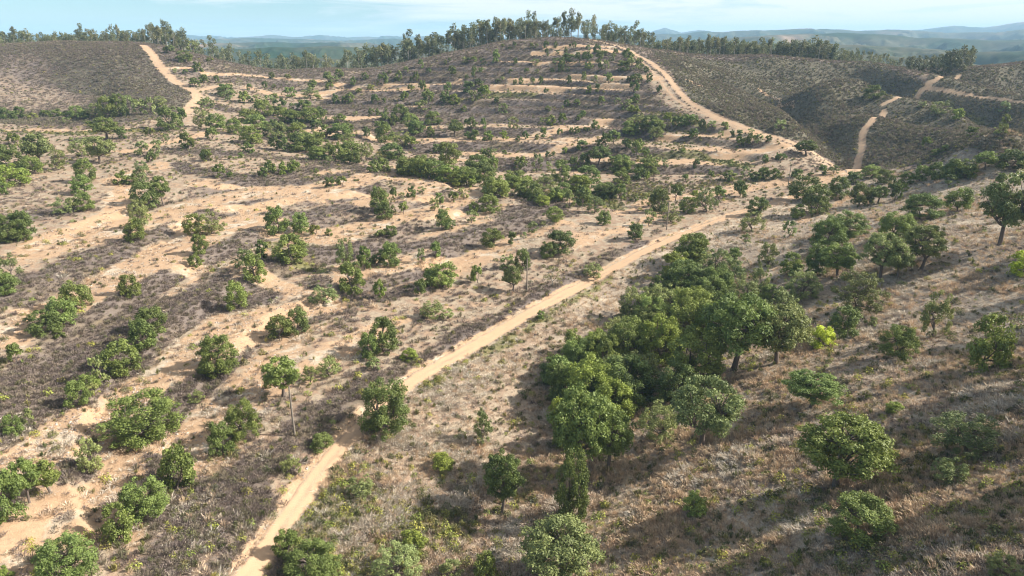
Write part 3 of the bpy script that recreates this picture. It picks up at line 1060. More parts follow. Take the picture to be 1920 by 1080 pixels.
# ---------------------------------------------------------------- plant survey
# sheet origin and scale, then: x, foot row, width, height, look (capital = trunk showing)
SURVEY = [
 ((0, 180, 4.8), """60,225,140,100,d 170,200,100,90,d 300,215,90,40,s 410,195,80,60,d 500,195,100,70,d 620,205,90,60,g 700,200,140,90,g 770,215,90,70,g 870,195,130,110,p 990,200,140,170,d 1090,190,140,180,d 1170,150,110,130,p 1270,180,120,130,p 1360,180,90,140,p 1450,120,130,100,p
 960,400,230,190,D 1095,395,110,100,d 1530,320,200,190,d 1650,285,90,150,d 1355,365,90,75,s 1505,430,60,80,p 1695,490,120,145,d 1410,550,110,130,p 1290,540,120,120,p 1360,605,80,90,d 1880,590,80,100,d 900,620,240,240,P 740,560,170,160,p 370,640,290,280,P 530,670,140,180,p 305,710,180,150,g 100,680,200,210,d 110,820,270,170,l 130,445,100,100,g 30,900,90,110,g 790,780,170,190,d 760,890,170,160,g 1085,800,120,110,g 1300,780,140,170,p 1195,800,90,90,d 760,1040,150,150,g 570,1070,170,140,p 670,1050,120,120,p 1330,1030,220,240,d 1475,1000,170,260,D 1250,1070,150,130,p 1845,130,110,90,p 1910,110,50,40,p 1810,290,130,160,p 600,250,60,50,p 30,150,60,40,p"""),
 ((380, 130, 4.8), """20,125,60,65,d 127,122,45,60,d 335,185,60,90,B 425,190,50,50,g 560,180,50,65,d 628,90,45,55,d 765,88,60,40,s 642,175,35,35,s 180,180,60,40,d 250,190,40,50,d 210,250,150,80,g 250,290,110,90,p 375,300,100,90,g 435,300,50,50,g 20,330,100,70,p 92,345,50,55,p 545,430,150,130,g 500,300,90,60,p 600,340,110,90,p 650,270,60,50,g 785,255,100,80,g 690,350,110,60,d 650,400,90,60,d 700,430,110,80,g 770,440,80,60,g 920,380,120,90,g 820,370,90,60,p 990,190,90,80,g 1130,130,90,90,d 1235,80,80,70,d 1190,130,80,60,p 1145,190,70,60,g 1355,150,50,70,g 1470,100,60,60,d 1620,150,90,100,d 1580,150,30,40,s 1770,105,60,80,d 1735,105,35,30,s 1880,110,30,45,d 1875,205,60,55,s 1405,215,60,35,s 1510,190,70,40,s 970,270,130,90,p 1040,275,60,40,l 1205,310,70,80,g 1280,310,50,60,g 1320,310,80,85,g 1550,315,70,80,d 1635,310,35,50,d 1815,290,70,80,g 1060,430,120,80,d 1085,480,60,100,p 960,500,200,100,g 850,490,140,100,g 840,560,80,90,p 1030,540,100,70,d 1115,610,100,100,g 1195,490,60,60,g 1250,490,80,75,g 1525,425,55,65,d 1570,420,40,60,d 1655,410,45,60,d 1370,425,50,40,p 1645,510,70,110,d 1705,510,60,100,d 1780,480,140,140,d 1870,550,150,130,g 1330,580,110,90,d 1320,700,130,110,p 1480,620,70,90,d 1640,660,160,150,g 1600,560,120,60,d 1800,700,160,120,p 1870,720,110,100,g 640,540,80,80,d 700,620,150,130,p 580,600,80,70,d 660,730,110,110,d 735,740,90,110,d 865,700,150,120,d 940,740,120,90,g 830,750,90,70,g 1050,690,110,110,d 1100,780,170,130,d 1040,820,160,90,g 1200,830,110,150,g 1140,860,80,70,p 1260,840,110,90,d 1360,860,120,110,d 1480,830,130,150,p 1540,930,120,110,d 1635,930,110,120,g 1820,930,150,100,d 1890,950,90,90,g
 120,560,200,140,g 85,640,110,100,d 290,590,130,130,g 430,680,200,150,g 415,760,100,90,g 40,830,80,100,d 335,800,60,50,g 250,815,40,35,s 160,985,100,115,g 250,985,60,50,g 615,940,90,110,g 540,970,80,80,d 712,955,80,110,l 820,950,110,120,g 1025,945,40,50,g 1150,1070,90,90,d 1255,1050,90,80,g"""),
 ((700, 60, 4.8), """385,445,50,80,d 430,330,50,70,d 295,365,45,40,g 150,375,30,25,s 500,375,45,40,g 708,430,80,105,D 440,530,60,80,d 665,530,70,70,g 655,290,30,45,s 685,275,30,30,s 820,290,50,50,p 860,285,40,40,d 905,270,60,40,g 980,290,70,50,p 1095,290,70,100,g 910,400,50,90,d 970,370,60,45,d 840,440,30,40,d 945,520,80,80,d 860,550,110,90,d 495,650,110,120,d 650,660,100,110,d 740,660,90,90,l 900,640,90,90,p 1000,610,120,110,l 1110,640,50,50,d 810,720,55,50,d 1225,590,40,60,p 1170,740,80,80,p 1555,560,40,50,d 1275,480,40,45,d 1330,470,40,60,g 1435,475,40,60,d 1515,470,50,65,g 1155,460,50,45,p 1120,460,50,40,p 1770,460,55,65,d 1895,450,40,80,d 1280,300,35,50,g 1235,375,45,35,d 1380,375,50,40,g 1475,380,40,40,p 1460,305,80,45,p 1560,225,40,60,d 1730,215,28,70,d 1555,150,45,65,d 1640,145,35,55,d 1425,150,30,45,d 1470,150,40,40,p 1270,145,35,50,d 1230,155,30,25,d 1165,135,30,25,s 1770,150,25,35,d 1805,150,40,55,d 1660,210,40,40,p 1690,360,60,110,d 1740,290,110,60,d 1640,300,90,40,p 1835,290,55,80,d 1750,360,40,40,p 1610,370,40,40,d 1740,680,50,60,g 1700,700,30,35,p 1570,725,60,45,d 1830,660,60,50,g 1600,845,90,85,g 1520,840,60,60,p 1700,840,70,95,g 1265,870,110,90,p 1840,800,40,50,g 1885,780,60,60,g 990,880,50,90,g 885,870,80,90,d 835,850,40,60,d 735,950,130,150,D 855,970,70,65,g 915,970,70,80,g 1020,980,110,80,l 1175,980,70,85,l 1370,970,55,70,g 1300,990,45,50,d 1465,970,45,45,d 1530,950,60,80,g 1680,935,50,60,g 1780,920,40,55,g 1835,920,50,60,g 1905,895,35,35,s 540,840,130,110,g 440,720,110,90,p 395,920,150,110,g 520,950,70,90,g"""),
 ((1000, 60, 4.8), """490,195,45,60,p 575,200,60,80,d 480,290,90,90,d 590,290,80,100,d 650,215,40,40,s 740,215,45,55,d 710,270,60,60,p 850,270,90,100,g 800,360,90,80,d 880,350,110,90,p 950,340,80,90,p 1020,370,50,50,d 650,350,60,80,p 600,350,50,60,d 500,340,70,50,g 555,460,60,60,p 675,460,90,80,g 925,460,110,70,d 865,455,50,50,d 1045,465,60,80,d 905,560,80,100,d 1130,550,45,60,d 575,550,45,65,d 495,550,60,70,g 610,670,60,70,g 750,650,60,50,p 910,650,80,80,g 840,710,90,90,p 560,880,80,75,g 490,895,40,30,s 900,760,110,70,l 1205,820,80,80,l 1270,850,50,75,g 1345,865,90,90,d 1410,850,100,90,g 1450,830,70,70,g 1515,870,60,75,d 1440,960,80,80,d 1685,955,50,60,p 1785,950,45,60,d 1855,940,60,50,d 1720,880,80,60,g 1610,870,90,60,p 860,900,90,90,d 940,930,80,90,p 1050,900,170,130,d 1090,980,150,110,p 720,1010,110,120,G 650,1040,90,110,d 590,1040,60,70,d 440,1060,110,75,g 840,1060,90,90,d 930,1110,110,130,g"""),
 ((700, 230, 4.8), """690,390,200,190,d 590,280,110,80,d 990,310,70,70,g 1040,320,60,80,d 1095,290,50,50,p 1175,310,45,60,D 1325,430,120,110,d 1470,450,110,150,p 1590,450,60,90,p 1690,540,150,180,g 1795,430,90,110,d 1890,400,80,110,d 920,490,220,180,d 1080,460,90,150,g 1575,310,60,50,d 1620,300,40,40,d 1720,280,50,60,l 420,490,130,150,g 300,480,150,120,d 100,450,110,110,p 500,510,110,120,d 650,520,130,120,p 750,580,150,130,l 870,580,110,110,l 990,590,110,110,g 1120,690,230,160,g 1250,600,150,120,g 1380,570,110,80,l 1340,680,120,110,g 1460,720,150,150,d 1520,760,140,90,l 1640,730,120,110,l 1770,780,90,150,p 1880,770,110,180,d 1900,620,90,110,g 1620,900,160,130,g 1560,540,90,70,p 1050,820,200,160,g 915,820,90,100,g 885,910,110,110,p 720,710,90,85,d 815,690,90,100,p 620,970,130,170,g 600,740,80,100,g 550,800,80,110,p 275,830,80,115,G 340,670,80,95,d 185,700,60,110,d 260,690,60,60,p 60,840,160,230,g 90,880,150,150,d 180,830,50,80,p 60,1040,90,70,d 160,1040,110,100,d 1355,1050,60,60,p 1440,1000,110,100,p 1530,950,60,60,p 700,960,110,60,p 430,640,80,60,p"""),
 ((1060, 230, 4.8), """300,390,190,160,D 175,410,80,120,p 520,470,170,130,g 510,560,150,110,g 430,380,90,70,g 665,520,120,110,g 735,520,60,70,l 820,410,90,90,p 893,410,60,70,p 1178,420,60,80,d 1050,290,60,50,g 720,340,100,100,g 1570,220,80,90,d 1670,210,90,100,d 1740,200,90,80,p 1830,180,60,60,d 1665,110,60,50,p 1480,390,60,55,g 1800,360,50,60,g 1905,340,40,60,g 1465,530,120,90,g 1610,490,80,90,p 1715,520,110,80,g 1790,510,90,100,g 1900,510,90,90,d 1080,530,60,60,g 1310,500,60,60,l 160,590,150,90,p 165,750,150,150,g 280,660,110,110,p 390,700,150,130,d 490,690,120,130,g 265,820,160,150,p 350,920,130,120,g 630,710,50,55,g 750,760,130,130,p 850,810,170,210,d 990,710,110,150,D 750,930,110,150,p 950,900,200,160,p 1100,820,160,150,g 1270,810,180,210,p 1380,700,110,120,g 1160,700,70,90,l 1570,680,120,140,d 1730,850,170,160,d 1670,1000,200,170,p 620,1060,150,160,d 1620,1100,90,90,p 1200,1110,150,70,g"""),
 ((1400, 250, 4.8), """535,215,190,140,D 165,250,50,50,g 310,240,80,50,g 450,410,110,80,g 570,390,50,35,g 675,380,80,80,g 780,370,110,70,p 510,620,260,210,d 620,740,260,250,d 460,770,130,120,g 800,600,180,190,d 960,470,120,110,d 1120,410,160,110,g 1250,450,130,120,d 1010,660,190,190,d 1180,640,170,160,D 1330,620,120,180,d 1440,470,130,110,d 1555,440,130,130,g 1690,430,130,150,g 1410,530,60,70,l 1850,430,150,150,d"""),
 ((1520, 240, 4.8), """1330,470,240,150,d 1570,380,170,160,G 1790,390,250,140,d 1900,330,80,100,d 1320,760,210,200,g 1240,540,110,110,p 1700,1080,440,640,P 1130,255,80,60,g 1195,220,80,60,g 1035,180,80,90,g 1440,90,110,90,d 1700,60,90,80,p 1440,390,120,90,p"""),
 ((1280, 0, 3), """550,735,70,55,p 1070,560,100,60,d 1440,650,110,60,p 1545,680,60,60,l 1800,640,60,60,p 1795,760,60,100,p 1340,610,50,30,p"""),
 ((0, 0, 3), """960,305,45,45,D 930,300,25,28,d 1040,352,85,50,d 1120,408,60,50,d 1045,418,30,25,d 985,415,25,25,p 1185,352,40,25,s 1095,492,60,45,d 1145,468,50,40,d 1085,300,60,60,p"""),
 ((640, 360, 3), """65,580,140,170,g 130,440,70,120,g 30,450,100,170,p 275,420,110,130,g 200,420,80,70,d 215,600,60,100,l 570,545,150,140,g 500,530,80,90,d 450,580,80,90,d 765,515,65,100,g 930,440,80,80,p 965,570,110,150,P 1020,440,100,110,d 1190,540,100,110,B 530,370,60,80,g 455,400,50,80,p 850,320,110,105,d 960,295,50,65,d 1240,350,150,125,d 1160,375,90,85,d 520,720,140,100,p 600,720,80,60,p 240,915,150,190,d 160,940,120,140,g 180,1010,80,80,p 1120,725,40,55,g 1420,490,110,90,p 1620,760,150,130,p 1300,930,110,150,g 385,950,90,60,l"""),
 ((1280, 360, 3), """85,420,120,150,d 600,260,80,90,p 290,420,90,100,g 470,430,110,140,p 400,490,60,60,p 930,260,200,140,g 800,330,190,190,g 870,490,200,200,G 750,470,120,160,d 1330,170,220,110,g 1190,290,200,170,g 1340,450,200,250,P 1110,510,210,260,P 1210,500,130,180,P 650,620,200,180,p 610,470,120,120,g 430,600,100,180,p 400,650,100,90,g 490,620,130,70,g 970,700,270,250,p 890,820,160,170,d 780,880,150,120,y 1200,950,200,200,g 1680,1010,180,290,g 1400,830,160,240,p 1890,470,110,130,y 1790,900,170,210,B 1060,760,70,60,p"""),
 ((0, 0, 1), """1285,565,95,85,g 1345,565,85,75,g 1385,595,75,85,p 1240,605,85,85,p 1190,610,80,85,p 1130,710,95,95,g 1175,690,95,105,g 1235,690,95,110,l 1290,640,100,110,g 1300,725,115,115,g 1375,705,130,150,G 1455,690,110,115,P 1100,775,115,115,l 1170,770,120,105,g 1055,760,85,90,g 1335,650,90,95,l 1220,650,80,80,d 1270,760,85,90,d 1040,720,50,50,g 1420,640,80,80,p"""),
 ((0, 0, 1), """606,846,42,30,d 1295,500,60,60,g 1340,520,60,55,p 1270,530,60,55,l 1370,545,60,55,p 1330,590,85,80,g 1215,620,75,75,g 1155,660,75,75,p 1120,680,70,70,l 1080,700,75,75,g 1150,745,90,90,p 1140,800,90,95,l 1200,740,90,90,p 1110,830,80,90,g 1060,850,70,90,g 1460,600,60,60,p 1045,730,60,60,g 1310,560,75,70,p 1245,570,70,65,g 1300,610,80,80,l"""),
 ((0, 0, 1), """480,245,40,24,g 520,262,42,26,p 560,262,40,24,g 575,285,44,28,d 640,262,40,26,g 655,300,46,28,g 735,300,40,26,g 760,330,46,28,g 790,325,44,28,d 815,335,46,28,g 845,345,46,28,l 875,350,46,28,g 905,340,46,30,d 930,365,46,30,g 965,352,44,30,g 990,372,46,30,g 1020,362,44,30,p 1055,378,44,28,g 1085,362,44,28,l 1105,345,44,30,g 1135,372,40,28,g 1165,325,44,30,g 1215,330,44,28,g 465,232,36,22,d 540,232,34,20,g 1180,255,34,24,g 1195,240,30,22,p 1230,250,34,22,g"""),
 ((0, 360, 3), """1220,1050,240,240,g 690,1045,180,190,g 575,1080,80,150,p 500,1110,120,80,g 430,660,150,150,d 345,760,170,160,g 250,810,170,140,d 340,830,70,60,d 735,605,115,130,d 1345,665,110,150,g 860,800,170,150,d 810,900,130,170,g 95,970,70,110,d 60,560,170,190,p 30,580,120,120,g 1680,800,140,140,d 1575,835,140,130,d 1565,240,130,145,g 1695,235,90,110,g 1775,245,60,60,s 1850,250,40,40,s 1645,400,170,145,g 1470,380,60,100,g 1385,450,120,120,p 1445,520,120,150,g 770,290,100,130,g 800,215,110,130,p 75,280,190,160,d 130,275,110,150,d 40,285,110,110,p 1095,250,90,110,g 1195,245,130,130,p 1130,355,90,110,g 1105,430,70,75,g 1820,640,150,110,p 1850,1040,140,110,p 1745,1080,90,100,p 1595,1172,185,230,G"""),
 ((0, 720, 3), """440,135,120,135,g 520,65,60,65,p 830,325,370,270,g 75,295,100,115,g 175,255,60,110,p 535,515,130,190,p 170,690,150,250,G 290,635,150,195,G 55,790,170,260,g 1010,635,170,250,g 830,775,280,250,g 690,885,150,200,g 1380,330,190,220,g 1255,410,130,180,g 370,1130,330,280,g 30,1130,90,100,l 1100,105,90,50,p 1780,1130,300,230,g 1620,990,130,150,g 1640,520,110,110,p"""),
 ((640, 720, 3), """1350,560,330,500,G 1500,510,260,360,G 1210,250,90,150,l 1290,790,200,380,d 905,760,230,340,D 565,500,120,110,l 800,350,110,190,p 255,320,285,330,d 300,1130,300,230,p 620,1110,130,110,p 810,1130,130,160,g 1250,1160,470,370,P 1790,330,230,250,p 400,960,160,120,l 120,650,150,130,p"""),
 ((1280, 720, 3), """850,640,480,450,G 980,890,360,260,g 720,165,300,220,G 105,390,370,420,P 1590,420,340,260,p 1190,170,90,70,l 60,750,130,140,g 1500,570,180,150,p 1800,1130,220,160,p"""),
]
PLANTS = []
for (ox, oy, s), txt in SURVEY:
    for e in txt.split():
        a = e.split(',')
        PLANTS.append([ox + float(a[0]) / s, oy + float(a[1]) / s, float(a[2]) / s, float(a[3]) / s, a[4]])

REGIONS = [  # where things stand, by columns and rows of the photo
 ('on the scrub hills far right', lambda x, y: y < 300 and x > 1290 and y < 0.4 * (x - 1290) + 175),
 ('in the belt below the left hill', lambda x, y: x < 310 and 190 < y < 232),
 ('beside the upper left track', lambda x, y: x < 420 and y < 175),
 ('on the topmost hill terrace', lambda x, y: x > 880 and y < 96),
 ('on the second terrace from the hilltop', lambda x, y: x > 880 and y < 112),
 ("on the hill's upper right face", lambda x, y: x > 1100 and y < 140),
 ("on the hill's upper middle face", lambda x, y: x > 820 and y < 142),
 ("on the hill's wide pale bench", lambda x, y: x > 900 and y < 180),
 ("on the hill's left flank", lambda x, y: 620 < x <= 900 and y < 160),
 ('in scrub under the left flank', lambda x, y: 600 < x <= 900 and y < 200),
 ('on the flat saddle', lambda x, y: x <= 620 and y < 178),
 ('on the purple scrub slope', lambda x, y: 900 < x < 1190 and y < 222),
 ('under the curving ridge track', lambda x, y: x >= 1190 and y < 262),
 ('along the lower pale bench', lambda x, y: 860 < x < 1190 and y < 270),
 ('on the upper gully bank', lambda x, y: 640 < x <= 860 and y < 262),
 ('at the head of the gully', lambda x, y: 400 < x <= 640 and y < 262),
 ('near the foot of the left track', lambda x, y: 280 < x <= 400 and y < 262),
 ('on the left edge benches', lambda x, y: x < 200 and y < 400),
 ('on the upper left straw benches', lambda x, y: 200 <= x < 400 and y < 350),
 ('on the gully edge', lambda x, y: 400 <= x < 640 and y < 300),
 ('in the wooded gully', lambda x, y: 640 <= x < 860 and y < 345),
 ('below the lower pale bench', lambda x, y: 860 <= x < 1100 and y < 345),
 ('in the thicket under the hill', lambda x, y: 1100 <= x < 1300 and y < 360),
 ('between thicket and track junction', lambda x, y: 1300 <= x < 1580 and y < 345),
 ('on the ridge right of the junction', lambda x, y: 1420 <= x and y < 410 and not (x > 1700 and y > 360)),
 ('on the rounded left spur', lambda x, y: 200 <= x < 640 and y < 400),
 ("on the spur's curved bench", lambda x, y: 640 <= x < 880 and y < 450),
 ('in the valley beyond the spur', lambda x, y: 880 <= x < 1120 and y < 450),
 ('in the grove above the main track', lambda x, y: 1120 <= x < 1380 and y < 460 and y < 720 - 0.22 * x),
 ('around the bleached left bench', lambda x, y: x < 320 and y < 520),
 ('around the left green hollow', lambda x, y: 320 <= x < 640 and y < 540),
 ('above the middle of the main track', lambda x, y: 640 <= x < 1180 and y < 560 and y < 980 - 0.42 * x),
 ('right of the main track, upper part', lambda x, y: x > 1380 and y < 480),
 ('on the upper right slope', lambda x, y: x > 1480 and y < 640),
 ('in the upper forest strip', lambda x, y: x > 1180 and y < 620),
 ('in the middle forest strip', lambda x, y: 1180 < x <= 1480 and y < 780),
 ("at the forest strip's left edge", lambda x, y: 1000 < x <= 1180 and y < 800),
 ('on the middle right slope', lambda x, y: x > 1480 and y < 860),
 ('on the middle left terraces', lambda x, y: x < 360 and y < 760),
 ('on the bench left of the track', lambda x, y: 360 <= x < 800 and y < 790),
 ('on the lower left terraces', lambda x, y: x < 520),
 ('beside the track near the bottom', lambda x, y: 520 <= x < 700),
 ('in long grass right of the track', lambda x, y: 700 <= x < 940),
 ('in the shaded lower strip', lambda x, y: 940 <= x < 1300),
 ('on the lower right slope', lambda x, y: True),
]
ORD = ['', 'first', 'second', 'third', 'fourth', 'fifth', 'sixth', 'seventh', 'eighth', 'ninth', 'tenth', 'eleventh', 'twelfth', 'thirteenth', 'fourteenth', 'fifteenth', 'sixteenth', 'seventeenth', 'eighteenth', 'nineteenth', 'twentieth', 'twenty-first', 'twenty-second', 'twenty-third', 'twenty-fourth', 'twenty-fifth', 'twenty-sixth', 'twenty-seventh', 'twenty-eighth', 'twenty-ninth', 'thirtieth']


def H_FULL(x, y):
    return ground_h(x, y, fine=False)


H_RAY = H_FULL
pts3 = world_pts([(p[0], min(p[1] - 0.05 * p[2], 1160)) for p in PLANTS])
recs = []
for p, (wx, wy, d) in zip(PLANTS, pts3):
    px, py, w, h, k = p
    wm = w * d / FPX
    hm_ = h * d / FPX
    cosf = wy / math.hypot(wy, d * kdown(py)) if d else 1
    sinf = math.sqrt(max(0, 1 - cosf * cosf))
    Hm = (hm_ - 0.45 * wm * sinf) / cosf
    Hm = min(max(Hm, 0.62 * wm), 2.6 * wm)
    # the foot of the crown is seen in front of the stem: step back by part of the radius
    back = 0.22 * wm * sinf
    n_ = math.hypot(wx, wy)
    X, Y = wx + wx / n_ * back, wy + wy / n_ * back
    recs.append(dict(px=px, py=py, wpx=w, w=wm, h=Hm, x=X, y=Y, d=d, k=k))
H_YOUNG = sorted([r['h'] for r in recs if r['k'] != 's'])[-275]
gzs = gz([r['x'] for r in recs], [r['y'] for r in recs])
for r, z in zip(recs, gzs):
    r['z'] = float(z)
    k = r['k'].lower()
    r['shrub'] = (r['h'] < 2.1 and k in 'sply') or r['h'] < 1.5 or k == 's'
    for name, fn in REGIONS:
        if fn(r['px'], r['py']):
            r['reg'] = name
            break
    if r['shrub']:
        r['size'] = 'low' if r['h'] < 1.6 else 'bushy'
        r['noun'] = 'shrub'
    else:
        r['size'] = 'small' if r['h'] < 3.5 else ('mid-sized' if r['h'] < 5.2 else ('large' if r['h'] < 8 else 'tall broad'))
        r['noun'] = 'cork oak' if r['h'] > H_YOUNG or r['k'].isupper() else 'young cork oak'
        if r['noun'][0] == 'y' and r['size'] == 'mid-sized':
            r['size'] = 'small'
    r['look'] = (r['size'] + ' ' if r['noun'][0] != 'y' else '') + LOOK[k]
buckets = {}
for r in recs:
    buckets.setdefault((r['reg'], r['look'], r['noun']), []).append(r)
for (reg, look, noun), rs in buckets.items():
    rs.sort(key=lambda r: r['px'])
    for i, r in enumerate(rs):
        if len(rs) == 1:
            r['label'] = f"only {look} {noun} {reg}"
        elif i == 0:
            r['label'] = f"leftmost {look} {noun} {reg}"
        elif i == len(rs) - 1:
            r['label'] = f"rightmost {look} {noun} {reg}"
        else:
            r['label'] = f"{look} {noun} {reg}, {ORD[min(i + 1, 30)]} such from left"


def put(name, parts, loc, scale, rz, label, cat, group, tint=None, tilt=(0, 0)):
    root = bpy.data.objects.new(name, None)
    root.empty_display_size = .5
    COL.objects.link(root)
    root.location = loc
    root.rotation_euler = (tilt[0], tilt[1], rz)
    root.scale = scale
    root["label"] = label
    root["category"] = cat
    if group:
        root["group"] = group
    for pn, m in parts:
        o = bpy.data.objects.new(pn, m)
        COL.objects.link(o)
        o.parent = root
        if tint and pn in ('crown', 'foliage'):
            o.color = (*tint, 1)
    return root


rg = np.random.RandomState(5)
used = {}
for r in sorted(recs, key=lambda q: -q['wpx']):
    k = r['k']
    tier = 'near' if r['wpx'] > 62 else ('mid' if r['wpx'] > 27 else 'far')
    form = 'tall' if k.isupper() else ('open' if k == 'p' else 'low')
    if k == 'B':
        form = 'bare'
    if k == 'P':
        form = 'tall'
    c = used.get((tier, form), 0)
    used[tier, form] = c + 1
    trunk, crown = PROTO[tier, form, c % NPROTO[form]]
    b = rg.uniform(.86, 1.16)
    hshift = rg.uniform(-.07, .07)
    t0 = TINT[k.lower()]
    tint = (t0[0] * b * (1 + hshift), t0[1] * b, t0[2] * b * (1 - hshift))
    gk = (.95 if 1020 < r['px'] < 1480 and 480 < r['py'] < 860 and r['wpx'] < 110 else 1.05) if tier == 'near' else 1.13
    if 'forest strip' in r['reg'] or 'grove' in r['reg']:
        gk *= .95
    ww = r['w'] * gk
    r['h'] *= gk if form != 'tall' else 1.05
    if r['shrub']:
        put('shrub', [('stem', trunk), ('foliage', crown)], (r['x'], r['y'], r['z'] - .04), (ww, ww * rg.uniform(.85, 1.1), r['h'] * 1.02),
            rg.uniform(0, 6.28), r['label'], 'shrub', 'green shrubs scattered over the terraces', tint)
    else:
        young = r['noun'][0] == 'y'
        put('young_cork_oak' if young else 'cork_oak', [('trunk', trunk), ('crown', crown)], (r['x'], r['y'], r['z'] - .04), (ww, ww * rg.uniform(.85, 1.1), r['h'] * 1.02),
            rg.uniform(0, 6.28), r['label'], 'tree', 'young cork oaks planted along the terraces' if young else 'grown cork oaks on the slopes', tint, (rg.uniform(-.05, .05), rg.uniform(-.05, .05)))
# oaks standing just beyond the right edge, whose long shadows fall into the picture
for i, (x_, y_, w_, h_) in enumerate(((46, 38, 7, 8), (52, 48, 8, 9), (60, 58, 7, 9), (67, 68, 9, 10), (74, 76, 7, 9), (83, 88, 8, 9), (93, 100, 7, 8), (103, 114, 8, 8))):
    tr_, cr_ = PROTO['mid', 'low', i % 4]
    put('cork_oak', [('trunk', tr_), ('crown', cr_)], (x_, y_, float(gz([x_], [y_])[0]) - .04), (w_, w_, h_), i * 1.3,
        ORD[i + 1] + ' cork oak from the bottom just beyond the right edge, known by its shadow', 'tree', 'cork oaks just beyond the right edge', TINT['g'])
print("plants", len(recs), "shrubs", sum(r['shrub'] for r in recs), "young", sum(r["noun"][0] == "y" for r in recs), "max bucket", max(len(v) for v in buckets.values()))

# ---------------------------------------------------------------- eucalyptus on the skyline
# band: x0, x1, skyline of crowns (column,row), depth near/far, count, label, jitter below skyline (rows)
BANDS = [
 (-20, 130, [(-20,58),(20,50),(60,58),(110,54),(130,58)], (436, 475), 26, 'eucalyptus behind the far left ridge', 9),
 (130, 250, [(130,56),(150,50),(200,54),(250,56)], (432, 470), 24, 'eucalyptus on the ridge left of the upper track', 9),
 (250, 345, [(250,56),(280,44),(310,44),(330,54),(345,60)], (418, 470), 26, 'eucalyptus in the clump topping the upper left track', 10),
 (345, 430, [(345,66),(380,74),(410,84),(430,86)], (440, 500), 18, 'eucalyptus descending right of the upper left track', 9),
 (430, 560, [(430,92),(480,94),(520,88),(560,98)], (445, 530), 34, 'eucalyptus in the low wood behind the saddle', 12),
 (560, 680, [(560,98),(620,92),(650,78),(680,74)], (440, 520), 40, 'eucalyptus in the dense wood at the foot of the central hill', 16),
 (680, 800, [(680,76),(720,66),(745,70),(760,50),(800,64)], (434, 500), 44, 'tall eucalyptus in the dense wood on the lower left flank of the central hill', 22),
 (800, 900, [(800,62),(840,52),(865,40),(900,36)], (434, 485), 40, 'tall eucalyptus in the dense wood on the upper left flank of the central hill', 24),
 (900, 1020, [(900,34),(940,28),(980,32),(1020,36)], (432, 465), 40, 'tall eucalyptus in the dense wood just left of the hill crest', 18),
 (1020, 1110, [(1020,34),(1060,24),(1090,28),(1110,40)], (430, 452), 14, 'slender eucalyptus standing on the hill crest', 10),
 (1110, 1230, [(1110,44),(1150,44),(1190,44),(1230,60)], (430, 465), 24, 'thin eucalyptus just right of the hill crest', 12),
 (1230, 1330, [(1230,74),(1270,66),(1300,66),(1330,64)], (434, 475), 26, 'eucalyptus in the left of the stand behind the ridge track', 10),
 (1330, 1450, [(1330,62),(1370,64),(1400,72),(1450,68)], (436, 480), 32, 'eucalyptus in the middle stand behind the ridge track', 9),
 (1450, 1590, [(1450,68),(1500,70),(1540,68),(1590,90)], (436, 480), 34, 'eucalyptus in the right stand behind the ridge track', 10),
 (1590, 1700, [(1590,84),(1640,96),(1680,106),(1700,108)], (415, 450), 20, 'eucalyptus thinning down towards the track crossing', 8),
 (1700, 1830, [(1700,108),(1750,104),(1800,86),(1815,82),(1830,88)], (375, 430), 34, 'dark bushy eucalyptus behind the track crossing', 10),
]
TALL = [  # single crowns that stand clear: column, crown top row, depth, label
 (20, 47, 440, 'tall eucalyptus leftmost on the far left ridge'),
 (48, 49, 445, 'tall eucalyptus on the far left ridge, second from the left edge'),
 (147, 43, 440, 'round-headed tall eucalyptus on the far left ridge beside two shorter ones'),
 (203, 41, 442, 'left one of two slim tall eucalyptus on the left ridge'),
 (216, 42, 446, 'right one of two slim tall eucalyptus on the left ridge'),
 (283, 39, 436, 'tall eucalyptus at the top of the upper left track, left of the tallest'),
 (304, 35, 436, 'tallest eucalyptus at the top of the upper left track'),
 (341, 49, 440, 'slim eucalyptus standing alone right of the upper track clump'),
 (763, 48, 440, 'tallest eucalyptus on the lower left flank of the central hill'),
 (850, 38, 440, 'tall eucalyptus with a parasol crown left of the hill crest row'),
 (991, 16, 442, 'very tall thin eucalyptus left of the hill crest'),
 (1005, 20, 446, 'tall thin eucalyptus right beside the very tall one left of the crest'),
 (1057, 18, 438, 'tall eucalyptus on the hill crest, left of the crest pair'),
 (1073, 13, 436, 'tallest eucalyptus on the hill crest'),
 (1086, 18, 440, 'tall eucalyptus on the hill crest, right of the tallest'),
 (1113, 26, 440, 'tall thin eucalyptus right of the crest clump'),
 (1143, 34, 442, 'broad-headed eucalyptus right of the hill crest'),
 (1192, 38, 440, 'rightmost tall eucalyptus of the crest row before the gap'),
 (1330, 60, 440, 'tall eucalyptus near the left of the stand behind the ridge track'),
 (1535, 61, 440, 'tallest eucalyptus in the right stand behind the ridge track'),
 (1826, 82, 380, 'rightmost tall dark eucalyptus of the grove behind the track crossing'),
]
erg = np.random.RandomState(21)
ez = []
for x0, x1, sky_, (d0, d1), n, lab, jit in BANDS:
    for i in range(int(n * .88)):
        px = x0 + (x1 - x0) * (i + erg.uniform(-.3, 1.3)) / int(n * .88)
        f = erg.rand()
        d = d0 + (d1 - d0) * f ** 1.3
        ty = np.interp(px, [s[0] for s in sky_], [s[1] for s in sky_]) + jit * erg.rand() ** 1.4
        ez.append((px, ty, d, lab, lab.replace('eucalyptus', 'eucalyptus trees', 1), 9.0 if 'thin' in lab else 11))
for px, ty, d, lab in TALL:
    ez.append((px, ty, d, lab, 'tall eucalyptus trees standing clear on the skyline', 12))
ex = np.array([e[2] * (e[0] - 960) / FPX for e in ez])
